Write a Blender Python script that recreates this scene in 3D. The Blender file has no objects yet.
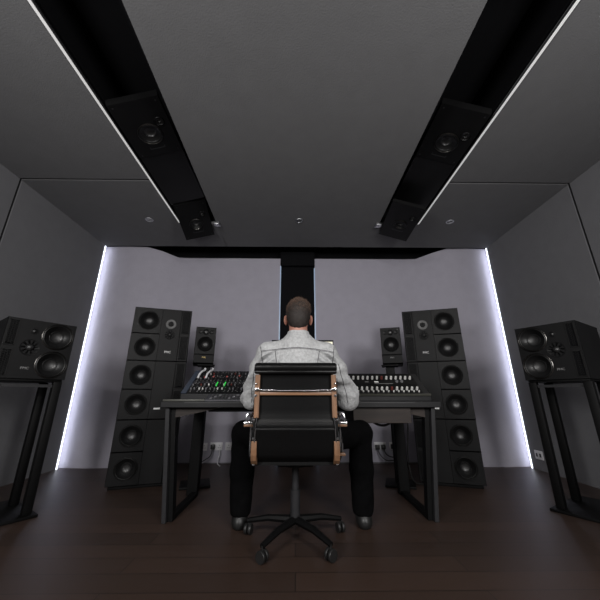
import bpy, bmesh, math, random
import numpy as np
from mathutils import Vector, Matrix
from mathutils.bvhtree import BVHTree
random.seed(7)
rng = np.random.default_rng(7)
S = bpy.context.scene
COL = S.collection
PI = math.pi
CZ = 2.725          # ceiling height
WL, WR = -2.62, 2.64  # side walls
YF = 3.70           # where side walls end / ceiling edge
YB = -2.4           # rear wall

# ------------------------------------------------------------------ materials
def mat(name, col, rough=0.5, metal=0.0, noise=0.0, nscale=40.0, bump=0.0, bscale=None, emit=None, estr=0.0,
        spec=0.5, coat=0.0, sheen=0.0, stretch=None):
    m = bpy.data.materials.new(name)
    m.use_nodes = True
    nt = m.node_tree
    b = nt.nodes['Principled BSDF']
    c = (col[0], col[1], col[2], 1)
    b.inputs['Base Color'].default_value = c
    b.inputs['Roughness'].default_value = rough
    b.inputs['Metallic'].default_value = metal
    b.inputs['Specular IOR Level'].default_value = spec
    b.inputs['Coat Weight'].default_value = coat
    b.inputs['Sheen Weight'].default_value = sheen
    tc = nt.nodes.new('ShaderNodeTexCoord')
    src = tc.outputs['Object']
    if stretch:
        mp = nt.nodes.new('ShaderNodeMapping')
        mp.inputs['Scale'].default_value = stretch
        nt.links.new(src, mp.inputs['Vector'])
        src = mp.outputs['Vector']
    if noise > 0:
        n = nt.nodes.new('ShaderNodeTexNoise')
        n.inputs['Scale'].default_value = nscale
        n.inputs['Detail'].default_value = 6
        nt.links.new(src, n.inputs['Vector'])
        r = nt.nodes.new('ShaderNodeMapRange')
        r.inputs['From Min'].default_value = 0.3
        r.inputs['From Max'].default_value = 0.7
        r.inputs['To Min'].default_value = 1 - noise
        r.inputs['To Max'].default_value = 1 + noise
        nt.links.new(n.outputs['Fac'], r.inputs['Value'])
        mx = nt.nodes.new('ShaderNodeVectorMath')
        mx.operation = 'SCALE'
        mx.inputs[0].default_value = col[:3]
        nt.links.new(r.outputs['Result'], mx.inputs['Scale'])
        nt.links.new(mx.outputs['Vector'], b.inputs['Base Color'])
    if bump > 0:
        n2 = nt.nodes.new('ShaderNodeTexNoise')
        n2.inputs['Scale'].default_value = bscale or nscale
        n2.inputs['Detail'].default_value = 5
        nt.links.new(src, n2.inputs['Vector'])
        bp = nt.nodes.new('ShaderNodeBump')
        bp.inputs['Strength'].default_value = bump
        bp.inputs['Distance'].default_value = 0.01
        nt.links.new(n2.outputs['Fac'], bp.inputs['Height'])
        nt.links.new(bp.outputs['Normal'], b.inputs['Normal'])
    if emit:
        b.inputs['Emission Color'].default_value = (emit[0], emit[1], emit[2], 1)
        b.inputs['Emission Strength'].default_value = estr
    return m

def fabric(name, col, var=0.03):
    """woven acoustic cloth: fine warp and weft threads plus slow slubs"""
    m = mat(name, col, rough=0.95, spec=0.1, noise=var, nscale=9)
    nt = m.node_tree
    b = nt.nodes['Principled BSDF']
    tc = nt.nodes.new('ShaderNodeTexCoord')
    n1 = nt.nodes.new('ShaderNodeTexNoise'); n1.inputs['Scale'].default_value = 120; n1.inputs['Detail'].default_value = 3
    mp = nt.nodes.new('ShaderNodeMapping'); mp.inputs['Scale'].default_value = (1, 1, 0.25)
    nt.links.new(tc.outputs['Object'], mp.inputs['Vector'])
    nt.links.new(mp.outputs['Vector'], n1.inputs['Vector'])
    bp = nt.nodes.new('ShaderNodeBump'); bp.inputs['Strength'].default_value = 0.35; bp.inputs['Distance'].default_value = 0.004
    nt.links.new(n1.outputs['Fac'], bp.inputs['Height'])
    nt.links.new(bp.outputs['Normal'], b.inputs['Normal'])
    return m

def wood(name, col, scale=(1.5, 18, 18), rough=0.45, dark=0.55):
    m = mat(name, col, rough=rough)
    nt = m.node_tree
    b = nt.nodes['Principled BSDF']
    tc = nt.nodes.new('ShaderNodeTexCoord')
    mp = nt.nodes.new('ShaderNodeMapping'); mp.inputs['Scale'].default_value = scale
    n = nt.nodes.new('ShaderNodeTexNoise'); n.inputs['Scale'].default_value = 3; n.inputs['Detail'].default_value = 8
    cr = nt.nodes.new('ShaderNodeValToRGB')
    cr.color_ramp.elements[0].position = 0.3
    cr.color_ramp.elements[0].color = (col[0]*dark, col[1]*dark, col[2]*dark, 1)
    cr.color_ramp.elements[1].position = 0.7
    cr.color_ramp.elements[1].color = (col[0]*1.15, col[1]*1.15, col[2]*1.15, 1)
    nt.links.new(tc.outputs['Object'], mp.inputs['Vector'])
    nt.links.new(mp.outputs['Vector'], n.inputs['Vector'])
    nt.links.new(n.outputs['Fac'], cr.inputs['Fac'])
    nt.links.new(cr.outputs['Color'], b.inputs['Base Color'])
    return m

def floor_mat():
    m = mat('dark floor boards', (0.03, 0.02, 0.016), rough=0.45)
    nt = m.node_tree
    b = nt.nodes['Principled BSDF']
    tc = nt.nodes.new('ShaderNodeTexCoord')
    br = nt.nodes.new('ShaderNodeTexBrick')
    br.inputs['Scale'].default_value = 1.0
    br.inputs['Brick Width'].default_value = 1.6
    br.inputs['Row Height'].default_value = 0.14
    br.inputs['Mortar Size'].default_value = 0.002
    br.inputs['Color1'].default_value = (0.045, 0.027, 0.02, 1)
    br.inputs['Color2'].default_value = (0.034, 0.021, 0.016, 1)
    br.inputs['Mortar'].default_value = (0.006, 0.005, 0.004, 1)
    nt.links.new(tc.outputs['Object'], br.inputs['Vector'])
    nt.links.new(br.outputs['Color'], b.inputs['Base Color'])
    return m

M = {}
M['wall'] = fabric('grey wall fabric', (0.165, 0.165, 0.174))
M['front'] = fabric('front wall fabric in lit lilac tone', (0.40, 0.385, 0.445))  # same cloth as the side walls, with LED brightness and lilac tint painted in
M['ceil'] = fabric('grey ceiling fabric', (0.168, 0.168, 0.172))
M['void'] = mat('matt black void', (0.006, 0.006, 0.007), rough=0.9, spec=0.1, noise=0.1)
M['floor'] = floor_mat()
M['seam'] = mat('seam shadow gap', (0.01, 0.01, 0.011), rough=0.8, noise=0.1)
M['skirt'] = mat('grey skirting', (0.10, 0.095, 0.10), rough=0.6, noise=0.1)
M['alu'] = mat('brushed aluminium', (0.6, 0.61, 0.63), rough=0.35, metal=1, noise=0.05)
M['edge'] = mat('panel edge with painted blue glow', (0.45, 0.55, 0.68), rough=0.3, noise=0.04, emit=(0.5, 0.68, 1.0), estr=0.16)  # blue tint and faint emission stand in for light reflected off the edge
M['led'] = mat('white led diffuser', (0.9, 0.9, 0.9), rough=0.5, emit=(0.84, 0.89, 1.0), estr=3.0, noise=0.01)
M['led_cove'] = mat('white led tape', (0.9, 0.9, 0.9), rough=0.5, emit=(0.82, 0.87, 1.0), estr=7.0, noise=0.01)
M['led_soft'] = mat('soft white led diffuser', (0.7, 0.7, 0.7), rough=0.5, emit=(1.0, 0.99, 0.97), estr=0.33, noise=0.01)
M['cab'] = mat('black satin speaker lacquer', (0.007, 0.007, 0.0073), rough=0.5, noise=0.15, nscale=6, spec=0.14)
M['baffle'] = mat('charcoal speaker baffle', (0.0068, 0.0068, 0.0072), rough=0.5, noise=0.12, nscale=8, spec=0.16)
M['baffle2'] = mat('black driver plate', (0.0062, 0.0062, 0.0066), rough=0.47, noise=0.12, nscale=8, spec=0.16)
M['cone'] = mat('woven carbon cone', (0.005, 0.005, 0.0053), rough=0.42, noise=0.3, nscale=200, spec=0.4)
M['surr'] = mat('black rubber surround', (0.005, 0.005, 0.005), rough=0.45, noise=0.1, spec=0.3)
M['cap'] = mat('glossy driver dust cap', (0.014, 0.014, 0.0145), rough=0.44, noise=0.05, spec=0.8)
M['ring'] = mat('driver trim ring', (0.10, 0.095, 0.09), rough=0.3, metal=1, noise=0.08)
M['tweet'] = mat('grey tweeter faceplate', (0.05, 0.05, 0.05), rough=0.4, noise=0.08)
M['grille'] = mat('black port grille', (0.006, 0.006, 0.006), rough=0.5, noise=0.1, spec=0.2)
M['frame'] = mat('satin driver frame', (0.012, 0.012, 0.012), rough=0.3, noise=0.1, spec=0.6)
M['white'] = mat('white print', (0.8, 0.8, 0.8), rough=0.5, noise=0.03)
M['gold'] = mat('gold print', (0.75, 0.55, 0.2), rough=0.4, noise=0.05)
M['greyprint'] = mat('grey print', (0.25, 0.25, 0.25), rough=0.5, noise=0.03)
M['steel'] = mat('black powder coated steel', (0.003, 0.003, 0.0032), rough=0.55, noise=0.15, spec=0.15)
M['dsteel'] = mat('dark grey steel', (0.022, 0.022, 0.024), rough=0.45, noise=0.12, spec=0.3)
M['desk'] = mat('black desk laminate', (0.011, 0.011, 0.012), rough=0.45, noise=0.15, nscale=12, spec=0.25)
M['deskedge'] = mat('grey desk edge band', (0.03, 0.03, 0.031), rough=0.4, noise=0.1, spec=0.3)
M['brown'] = wood('brown plywood', (0.022, 0.0145, 0.0115), rough=0.65)
M['oak'] = wood('warm tan wood', (0.23, 0.12, 0.064), scale=(18, 18, 1.5), rough=0.4, dark=0.7)
M['oakx'] = wood('warm tan wood across', (0.23, 0.12, 0.064), scale=(1.5, 18, 18), rough=0.4, dark=0.7)
M['leather'] = mat('black leather', (0.0035, 0.0035, 0.0037), rough=0.34, noise=0.2, nscale=60, bump=0.05, bscale=160, spec=0.18)
M['chrome'] = mat('chrome', (0.6, 0.6, 0.61), rough=0.2, metal=1, noise=0.03)
M['panel'] = mat('black console panel', (0.007, 0.007, 0.008), rough=0.45, noise=0.15, spec=0.25)
M['bluepanel'] = mat('slate blue console panel', (0.03, 0.04, 0.062), rough=0.4, noise=0.12)
M['greyunit'] = mat('slate grey control surface', (0.035, 0.035, 0.042), rough=0.45, noise=0.12)
M['knob'] = mat('grey knob', (0.16, 0.16, 0.17), rough=0.4, noise=0.1)
M['knobd'] = mat('dark knob', (0.03, 0.03, 0.032), rough=0.4, noise=0.1)
M['knobw'] = mat('white knob', (0.62, 0.62, 0.60), rough=0.4, noise=0.06)
M['knobr'] = mat('red knob', (0.14, 0.035, 0.03), rough=0.4, noise=0.06)
M['knobb'] = mat('blue knob', (0.06, 0.09, 0.2), rough=0.4, noise=0.06)
M['ledg'] = mat('green indicator lamp', (0.02, 0.3, 0.05), emit=(0.05, 1.0, 0.12), estr=0.4, noise=0.02)
M['ledr'] = mat('red indicator lamp', (0.2, 0.03, 0.03), emit=(1.0, 0.25, 0.2), estr=0.16, noise=0.02)
M['palm'] = mat('pale olive palm rest', (0.06, 0.06, 0.05), rough=0.45, noise=0.1)
M['socket'] = mat('white socket plastic', (0.70, 0.69, 0.71), rough=0.4, noise=0.04)
M['plug'] = mat('black plug plastic', (0.012, 0.012, 0.012), rough=0.45, noise=0.1)
M['cablew'] = mat('white cable', (0.6, 0.6, 0.62), rough=0.5, noise=0.05)
M['cableb'] = mat('black cable', (0.009, 0.009, 0.009), rough=0.5, noise=0.1)
M['screen'] = mat('lit screen', (0.05, 0.05, 0.05), emit=(1.0, 0.95, 0.72), estr=0.9, noise=0.02)
M['skin'] = mat('skin', (0.42, 0.20, 0.145), rough=0.5, noise=0.12, nscale=30, bump=0.05, bscale=200)
M['hair'] = mat('brown hair', (0.016, 0.0105, 0.008), rough=0.65, noise=0.4, nscale=70, bump=0.4, bscale=180)
M['hairtop'] = mat('lighter brown hair', (0.12, 0.075, 0.055), rough=0.5, noise=0.4, nscale=60)
M['denim'] = mat('pale grey denim', (0.44, 0.445, 0.45), rough=0.9, noise=0.15, nscale=75, bump=0.9, bscale=48, spec=0.15)
M['thread'] = mat('grey seam thread', (0.09, 0.09, 0.095), rough=0.9, noise=0.1)
M['trouser'] = mat('black trouser cloth', (0.003, 0.003, 0.0033), rough=0.95, noise=0.15, bump=0.3, bscale=40, spec=0.05)
M['shoe'] = mat('black shoe leather', (0.012, 0.012, 0.012), rough=0.45, noise=0.1)
M['eye'] = mat('eye white', (0.7, 0.7, 0.7), rough=0.2, noise=0.02)
M['lampglass'] = mat('frosted lamp glass', (0.8, 0.8, 0.8), rough=0.4, emit=(1, 0.97, 0.93), estr=3.0, noise=0.01)
M['lampoff'] = mat('dim lamp glass', (0.10, 0.10, 0.10), rough=0.3, noise=0.05)

# ------------------------------------------------------------------ mesh helpers
class MB:
    def __init__(s): s.bm = bmesh.new()
    def _x(s, verts, mtx):
        if mtx is not None: bmesh.ops.transform(s.bm, matrix=mtx, verts=verts)
    def box(s, x0, x1, y0, y1, z0, z1, mtx=None, bev=0.0):
        v = [s.bm.verts.new(p) for p in ((x0,y0,z0),(x1,y0,z0),(x1,y1,z0),(x0,y1,z0),(x0,y0,z1),(x1,y0,z1),(x1,y1,z1),(x0,y1,z1))]
        fs = [s.bm.faces.new([v[i] for i in q]) for q in ((3,2,1,0),(4,5,6,7),(0,1,5,4),(1,2,6,5),(2,3,7,6),(3,0,4,7))]
        if bev > 0:
            es = list({e for f in fs for e in f.edges})
            r = bmesh.ops.bevel(s.bm, geom=es, offset=bev, segments=2, affect='EDGES', profile=0.5)
            v = list({w for f in r['faces'] for w in f.verts} | {w for w in v if w.is_valid})
        s._x(v, mtx)
        return s
    def lathe(s, prof, axis='z', n=32, mtx=None, cap=True):
        """prof: list of (r, h)"""
        rings = []
        vs = []
        for r, h in prof:
            if r < 1e-6:
                w = s.bm.verts.new((0, 0, h)); rings.append([w]); vs.append(w)
            else:
                rg = [s.bm.verts.new((r*math.cos(2*PI*i/n), r*math.sin(2*PI*i/n), h)) for i in range(n)]
                rings.append(rg); vs += rg
        for a, b in zip(rings, rings[1:]):
            for i in range(n):
                j = (i+1) % n
                if len(a) == 1 and len(b) == 1: continue
                if len(a) == 1: f = [a[0], b[i], b[j]]
                elif len(b) == 1: f = [a[i], b[0], a[j]]
                else: f = [a[i], b[i], b[j], a[j]]
                try: s.bm.faces.new(f)
                except ValueError: pass
        if cap:
            for rg in (rings[0], rings[-1]):
                if len(rg) > 2:
                    try: s.bm.faces.new(rg)
                    except ValueError: pass
        m = Matrix.Identity(4)
        if axis == '-y': m = Matrix.Rotation(PI/2, 4, 'X')     # +h goes to -y
        if axis == 'x': m = Matrix.Rotation(PI/2, 4, 'Y')
        if mtx is not None: m = mtx @ m
        s._x(vs, m)
        return s
    def tube(s, pts, r, n=10, mtx=None):
        pts = [Vector(p) for p in pts]
        rs = r if isinstance(r, (list, tuple)) else [r]*len(pts)
        prev = None; first = None; vs = []
        up = Vector((0, 0, 1))
        for i, p in enumerate(pts):
            d = (pts[min(i+1, len(pts)-1)] - pts[max(i-1, 0)]).normalized()
            u = d.cross(up)
            if u.length < 0.05: u = d.cross(Vector((0, 1, 0)))
            u.normalize(); w = u.cross(d)
            rg = [s.bm.verts.new(p + (u*math.cos(2*PI*k/n) + w*math.sin(2*PI*k/n))*rs[i]) for k in range(n)]
            vs += rg
            if prev:
                for k in range(n): s.bm.faces.new([prev[k], prev[(k+1) % n], rg[(k+1) % n], rg[k]])
            else: first = rg
            prev = rg
        s.bm.faces.new(first[::-1]); s.bm.faces.new(prev)
        s._x(vs, mtx)
        return s
    def prism(s, poly, h0, h1, plane='xz', mtx=None):
        """extrude polygon. plane 'yz': poly=(y,z), extrude x; 'xy': extrude z; 'xz': extrude y"""
        def P(a, b, h): return {'yz': (h, a, b), 'xy': (a, b, h), 'xz': (a, h, b)}[plane]
        A = [s.bm.verts.new(P(a, b, h0)) for a, b in poly]
        B = [s.bm.verts.new(P(a, b, h1)) for a, b in poly]
        n = len(poly)
        s.bm.faces.new(A[::-1]); s.bm.faces.new(B)
        for i in range(n): s.bm.faces.new([A[i], A[(i+1) % n], B[(i+1) % n], B[i]])
        s._x(A+B, mtx)
        return s
    def ribbon(s, path, half_w, thick, axis='x'):
        """flat strip following a (y,z) path, spanning x in [-half_w,half_w] or given (x0,x1)"""
        x0, x1 = half_w if isinstance(half_w, tuple) else (-half_w, half_w)
        n = len(path); pa = []; pb = []
        for i, (y, z) in enumerate(path):
            dy = path[min(i+1, n-1)][0]-path[max(i-1, 0)][0]; dz = path[min(i+1, n-1)][1]-path[max(i-1, 0)][1]
            l = math.hypot(dy, dz); ny, nz = -dz/l*thick/2, dy/l*thick/2
            pa.append((y+ny, z+nz)); pb.append((y-ny, z-nz))
        s.prism(pa+pb[::-1], x0, x1, 'yz')
        return s
    def plate(s, x0, x1, z0, z1, holes=(), y0=0.0, y1=0.014, n=32):
        """flat panel facing -y with round holes (cx, cz, r)"""
        from mathutils.geometry import tessellate_polygon
        loops = [[(x0, z0), (x1, z0), (x1, z1), (x0, z1)]]
        for cx, cz, r in holes:
            loops.append([(cx+r*math.cos(2*PI*i/n), cz+r*math.sin(2*PI*i/n)) for i in range(n)])
        tri = tessellate_polygon([[Vector((a, c, 0)) for a, c in l] for l in loops])
        fv = []; 
        for l in loops:
            A = [s.bm.verts.new((a, y0, c)) for a, c in l]; B = [s.bm.verts.new((a, y1, c)) for a, c in l]
            k = len(l)
            for i in range(k): s.bm.faces.new([A[i], A[(i+1) % k], B[(i+1) % k], B[i]])
            fv += A
        for t in tri: s.bm.faces.new([fv[i] for i in t])
        return s
    def shell(s, x0, x1, y0, y1, z0, z1, tp=0.0):
        """box open at its front (y0), sides drawn in by tp at the back"""
        v = [s.bm.verts.new(p) for p in ((x0,y0,z0),(x1,y0,z0),(x1-tp,y1,z0),(x0+tp,y1,z0),(x0,y0,z1),(x1,y0,z1),(x1-tp,y1,z1),(x0+tp,y1,z1))]
        for q in ((3,2,1,0),(4,5,6,7),(1,2,6,5),(2,3,7,6),(3,0,4,7)): s.bm.faces.new([v[i] for i in q])
        return s
    def build(s, name, m, parent=None, loc=(0,0,0), rot=0, smooth=True, bevel=0.0):
        bmesh.ops.recalc_face_normals(s.bm, faces=s.bm.faces[:])
        me = bpy.data.meshes.new(name); s.bm.to_mesh(me); s.bm.free()
        o = bpy.data.objects.new(name, me); COL.objects.link(o)
        o.location = loc; o.rotation_euler = (0, 0, rot) if not isinstance(rot, (tuple, list)) else rot
        for mm in (m if isinstance(m, (list, tuple)) else [m]): me.materials.append(mm)
        if parent: o.parent = parent
        if smooth: shade(me)
        if bevel:
            b = o.modifiers.new('bevel', 'BEVEL'); b.width = bevel; b.segments = 2; b.limit_method = 'ANGLE'
        return o

def shade(me, ang=35):
    me.polygons.foreach_set('use_smooth', [True]*len(me.polygons))
    me.set_sharp_from_angle(angle=math.radians(ang))

def tag(o, label=None, cat=None, group=None, kind=None):
    if label: o['label'] = label
    if cat: o['category'] = cat
    if group: o['group'] = group
    if kind: o['kind'] = kind
    return o
def empty(name, loc, rot=0, label=None, cat=None, group=None):
    o = bpy.data.objects.new(name, None); COL.objects.link(o)
    o.location = loc; o.rotation_euler = (0, 0, rot) if not isinstance(rot, (tuple, list)) else rot
    o.empty_display_size = 0.1
    return tag(o, label, cat, group)
def struct(o): o['kind'] = 'structure'; return o
def text(name, body, size, m, parent, loc, rot=(PI/2, 0, 0), depth=0.0008):
    cu = bpy.data.curves.new(name, 'FONT'); cu.body = body; cu.size = size; cu.extrude = depth
    cu.align_x = 'CENTER'; cu.align_y = 'CENTER'
    t = bpy.data.objects.new('t', cu); COL.objects.link(t)
    dg = bpy.context.evaluated_depsgraph_get()
    me = bpy.data.meshes.new_from_object(t.evaluated_get(dg))
    bpy.data.objects.remove(t); bpy.data.curves.remove(cu)
    o = bpy.data.objects.new(name, me); COL.objects.link(o); me.materials.clear(); me.materials.append(m)
    o.location = loc; o.rotation_euler = rot
    if parent: o.parent = parent
    return o
def copy_obj(o, parent=None):
    c = o.copy(); COL.objects.link(c); c.parent = parent
    for ch in list(o.children): copy_obj(ch, c)
    return c

# ------------------------------------------------------------------ room shell
b = MB(); b.box(WL-0.3, WR+0.3, YB-0.2, 4.4, -0.1, 0)
struct(b.build('floor', M['floor'], smooth=False))
for side, x0, x1 in (('left', WL-0.12, WL), ('right', WR, WR+0.12)):
    b = MB()
    ys = (2.455, 2.475) if side == 'left' else (2.45, 2.47)
    ys = (2.372, 2.398)
    for a, c in ((YB, 0.4), (0.418, ys[0]), (ys[1], YF-0.012)):
        b.box(x0, x1, a, c, 0.0, CZ+0.4)
    struct(b.build('wall_'+side, M['wall'], smooth=False))
    xx = (x0, x1-0.012) if side == 'left' else (x0+0.012, x1)
    b = MB()
    for a, c in ((0.4, 0.418), ys): b.box(xx[0], xx[1], a, c, 0, CZ+0.4)
    struct(b.build('trim_1' if side == 'left' else 'trim_2', M['seam'], smooth=False))
b = MB(); b.box(WL-0.12, WR+0.12, YB-0.12, YB, 0, CZ+0.4)
struct(b.build('wall_back', M['wall'], smooth=False))
# front wall: splayed cloth panels running from the light strips back to the flat centre panels
def front_panel(poly_front, poly_back, top):
    n = len(poly_front)
    return poly_front + poly_back[::-1], top
b = MB()
FT = 2.672
pl = [(-2.66, 3.775), (-2.33, 3.745), (-2.08, 3.76), (-1.9, 3.83), (-1.70, 3.955), (-1.55, 3.965), (-0.235, 3.965)]
pr = [(2.68, 3.775), (2.37, 3.745), (2.12, 3.76), (1.95, 3.83), (1.74, 3.955), (1.60, 3.965), (0.265, 3.965)]
for p in (pl, pr):
    back = [(p[-1][0], 4.06), (p[0][0], 4.06)]
    poly = p + back
    tz = [CZ+0.02 if abs(q[0]) > 2.0 else (CZ-0.01 if abs(q[0]) > 1.85 else FT) for q in poly]
    lo = [b.bm.verts.new((q[0], q[1], 0.0)) for q in poly]
    hi = [b.bm.verts.new((q[0], q[1], z)) for q, z in zip(poly, tz)]
    n = len(poly)
    for i in range(n):
        b.bm.faces.new([lo[i], lo[(i+1) % n], hi[(i+1) % n], hi[i]])
    b.bm.faces.new(hi)
o = b.build('wall_front', M['front'], smooth=False); shade(o.data, 60); struct(o)
b = MB(); b.box(WL-0.12, WR+0.12, 4.12, 4.2, 0, CZ+0.4)
struct(b.build('wall_front_backing', M['void'], smooth=False))
# black recess column between the two front panels and its heading box
b = MB(); b.box(-0.228, 0.258, 4.02, 4.10, 0, 2.62); 
struct(b.build('trim_3', M['void'], smooth=False))
b = MB(); b.box(-0.232, 0.262, 3.955, 4.08, 2.56, CZ+0.05)
struct(b.build('trim_4', M['void'], smooth=False))
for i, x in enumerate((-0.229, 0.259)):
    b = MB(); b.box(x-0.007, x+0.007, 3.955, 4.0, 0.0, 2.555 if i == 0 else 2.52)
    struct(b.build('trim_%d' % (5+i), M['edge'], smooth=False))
# skirting
b = MB(); b.box(-1.56, -0.235, 3.945, 3.968, 0, 0.012); b.box(0.265, 1.6, 3.945, 3.968, 0, 0.012)
struct(b.build('baseboard_front', M['skirt'], smooth=False))
# ceiling panels with two long speaker slots
SL = (-1.39, -0.925); SR = (0.985, 1.455); SY0, SY1 = 0.6, 3.13
b = MB(); T = 0.035
def slab(x0, x1, y0, y1): b.box(x0, x1, y0, y1, CZ, CZ+T)
gy0, gy1 = 2.362, 2.386
b.prism([(-0.885, SY0-0.9), (0.985, SY0-0.9), (0.985, YF), (-0.965, YF)], CZ, CZ+T, 'xy')
slab(SL[0]-0.0, -0.885, SY0-0.9, SY0)
slab(SL[0], -0.955, SY1, YF)
slab(0.985, SR[1], SY0-0.9, SY0); slab(0.985, SR[1], SY1, YF)
slab(WL, SL[0], SY0-0.9, gy0); slab(WL, SL[0], gy1, YF)
slab(SR[1], WR, SY0-0.9, gy0); slab(SR[1], WR, gy1, YF)
slab(WL, WR, YB, SY0-0.912)
struct(b.build('ceiling', M['ceil'], smooth=False))
b = MB(); b.box(WL-0.12, WR+0.12, YB-0.12, 4.2, CZ+0.40, CZ+0.48)
struct(b.build('ceiling_upper', M['void'], smooth=False))
# slot linings: side cheeks and black infill boards
for nme, (sx0, sx1), out in (('trim_7', SL, -1), ('trim_8', SR, 1)):
    b = MB()
    xo = sx0 if out < 0 else sx1; xi = sx1 if out < 0 else sx0
    ins = 0.055 if out < 0 else 0.0
    b.box(min(xo, xo-out*0.02), max(xo, xo-out*0.02), SY0, SY1, CZ+0.035, CZ+0.36)
    b.box(min(xi, xi+out*0.02)+ins*0, max(xi, xi+out*0.02), SY0, SY1, CZ+0.036, CZ+0.36)
    b.box(sx0+0.02, sx1-0.02, SY0, SY1, CZ+0.34, CZ+0.36)
    b.box(sx0, sx1, SY0-0.02, SY0, CZ+0.036, CZ+0.36); b.box(sx0, sx1, SY1, SY1+0.02, CZ+0.036, CZ+0.36)
    struct(b.build(nme, M['void'], smooth=False))
M['infill'] = mat('black gloss infill board', (0.006, 0.006, 0.0063), rough=0.4, noise=0.2, nscale=5, spec=0.3)
for nme, y0, y1, cx, sg in (('trim_9', 2.115, 2.775, -1.180, 1), ('trim_10', 2.160, 2.785, 1.245, -1)):
    b = MB(); b.box(-0.182, 0.182, y0, y1, 0.004, 0.024, Matrix.Translation((cx, 0, CZ+0.055)) @ Matrix.Rotation(-sg*math.atan2(.297, .955), 4, 'Y'))
    struct(b.build(nme, M['infill'], smooth=False))

# ------------------------------------------------------------------ light strips
def strip(name, boxes, body, lit, label, group):
    r = empty(name, boxes[0], 0, label, 'light strip', group)
    return r
for x, sgn, lab in ((WL, 1, 'bright white vertical light strip in the left front corner of the room'),
                    (WR, -1, 'bright white vertical light strip in the right front corner of the room')):
    r = empty('corner_light_strip', (x, YF, 0), 0, lab, 'light strip', 'corner light strips')
    b = MB(); b.box(min(-0.05*sgn, 0.0), max(-0.05*sgn, 0.0), -0.008, -0.001, 0.0, CZ-0.003)
    b.build('channel', M['alu'], r, smooth=False)
    b = MB(); b.box(min(0.001*sgn, 0.008*sgn), max(0.001*sgn, 0.008*sgn), -0.006, 0.004, 0.0, CZ-0.004)
    b.build('diffuser', M['led'], r, smooth=False)
    b = MB(); b.box(min(-0.045*sgn, -0.012*sgn), max(-0.045*sgn, -0.012*sgn), -0.001, 0.008, 0.0, CZ-0.004)
    b.build('led_tape', M['led_cove'], r, smooth=False)
for xs, sgn, lab in ((SL[0], 1, 'thin pale light strip along the outer edge of the left ceiling slot'),
                     (SR[1], -1, 'thin pale light strip along the outer edge of the right ceiling slot')):
    r = empty('ceiling_light_strip', (xs, 1.85, CZ), 0, lab, 'light strip', 'ceiling slot light strips')
    b = MB(); b.box(-0.012, 0.016, -1.2, 1.26, 0.0, 0.012) ; b.build('channel', M['dsteel'], r, smooth=False)
    b = MB(); b.box(-0.008, 0.008, -1.2, 1.255, -0.004, 0.0); b.build('diffuser', M['led_soft'], r, smooth=False)
# small metal brackets at the inner end of each slot
for x, lab in ((-0.945, 'small bright metal bracket at the inner end of the left ceiling slot'),
               (0.975, 'small bright metal bracket at the inner end of the right ceiling slot')):
    b = MB(); b.box(-0.03, 0.03, -0.03, 0.03, -0.035, 0.0, bev=0.004); b.box(-0.03, 0.03, 0.025, 0.07, -0.012, 0.0)
    tag(b.build('slot_bracket', M['alu'], None, (x, 3.1, CZ)), lab, 'bracket', 'ceiling slot brackets')
# recessed spotlights
def downlight(x, y, label, lit=False):
    r = empty('recessed_spotlight', (x, y, CZ), 0, label, 'spotlight', 'recessed ceiling spotlights')
    b = MB(); b.lathe([(0.030, -0.001), (0.033, -0.006), (0.043, -0.005), (0.046, 0.0)], n=28, cap=False); b.build('trim_ring', M['alu'], r)
    b = MB(); b.lathe([(0, -0.0005), (0.030, -0.001)], n=24, cap=False); b.build('lens', M['lampglass'] if lit else M['lampoff'], r)
    b = MB(); b.box(-0.028, 0.028, -0.005, 0.005, -0.006, -0.001, Matrix.Rotation(0.5, 4, 'Z')); b.build('gimbal_bar', M['alu'], r)
    return r
downlight(-1.72, 3.05, 'small round recessed spotlight in the ceiling left of the left slot')
downlight(0.03, 3.05, 'small round recessed spotlight in the middle ceiling panel')
downlight(1.81, 3.05, 'small round recessed spotlight in the ceiling right of the right slot')

# ------------------------------------------------------------------ speakers
def driver(root, x, z, r, depth=0.035, ring=M['ring'], y=0.0, ringw=0.06, name='woofer'):
    """cone driver with frame, surround, cone and dished dust cap; faces -y at y"""
    at = Matrix.Translation((x, y, z))
    b = MB(); b.lathe([(r, -0.001), (r, 0.004), (r*(1-ringw*0.5), 0.006), (r*(1-ringw), 0.003), (r*(1-ringw), -0.02)], '-y', 40, at, cap=False)
    w = b.build(name, ring, root)
    b = MB(); R = r*(1-ringw)
    b.lathe([(R, 0.002), (R*0.97, 0.004), (R*0.92, 0.0065), (R*0.86, 0.004), (R*0.82, -0.002)], '-y', 40, at, cap=False); b.build('surround', M['surr'], w)
    b = MB(); b.lathe([(R*0.82, -0.002), (R*0.70, -depth*0.42), (R*0.55, -depth*0.75), (R*0.45, -depth*0.9)], '-y', 40, at, cap=False); b.build('cone', M['cone'], w)
    b = MB(); b.lathe([(R*0.50, -depth*0.80), (R*0.48, -depth*0.76)] + [(R*0.47*math.cos(t), -depth*0.78-R*0.47*0.46*math.sin(t)) for t in [i*PI/2/7 for i in range(1, 8)]], '-y', 32, at, cap=False)
    b.build('dust_cap', M['cap'], w)
    return w
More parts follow.
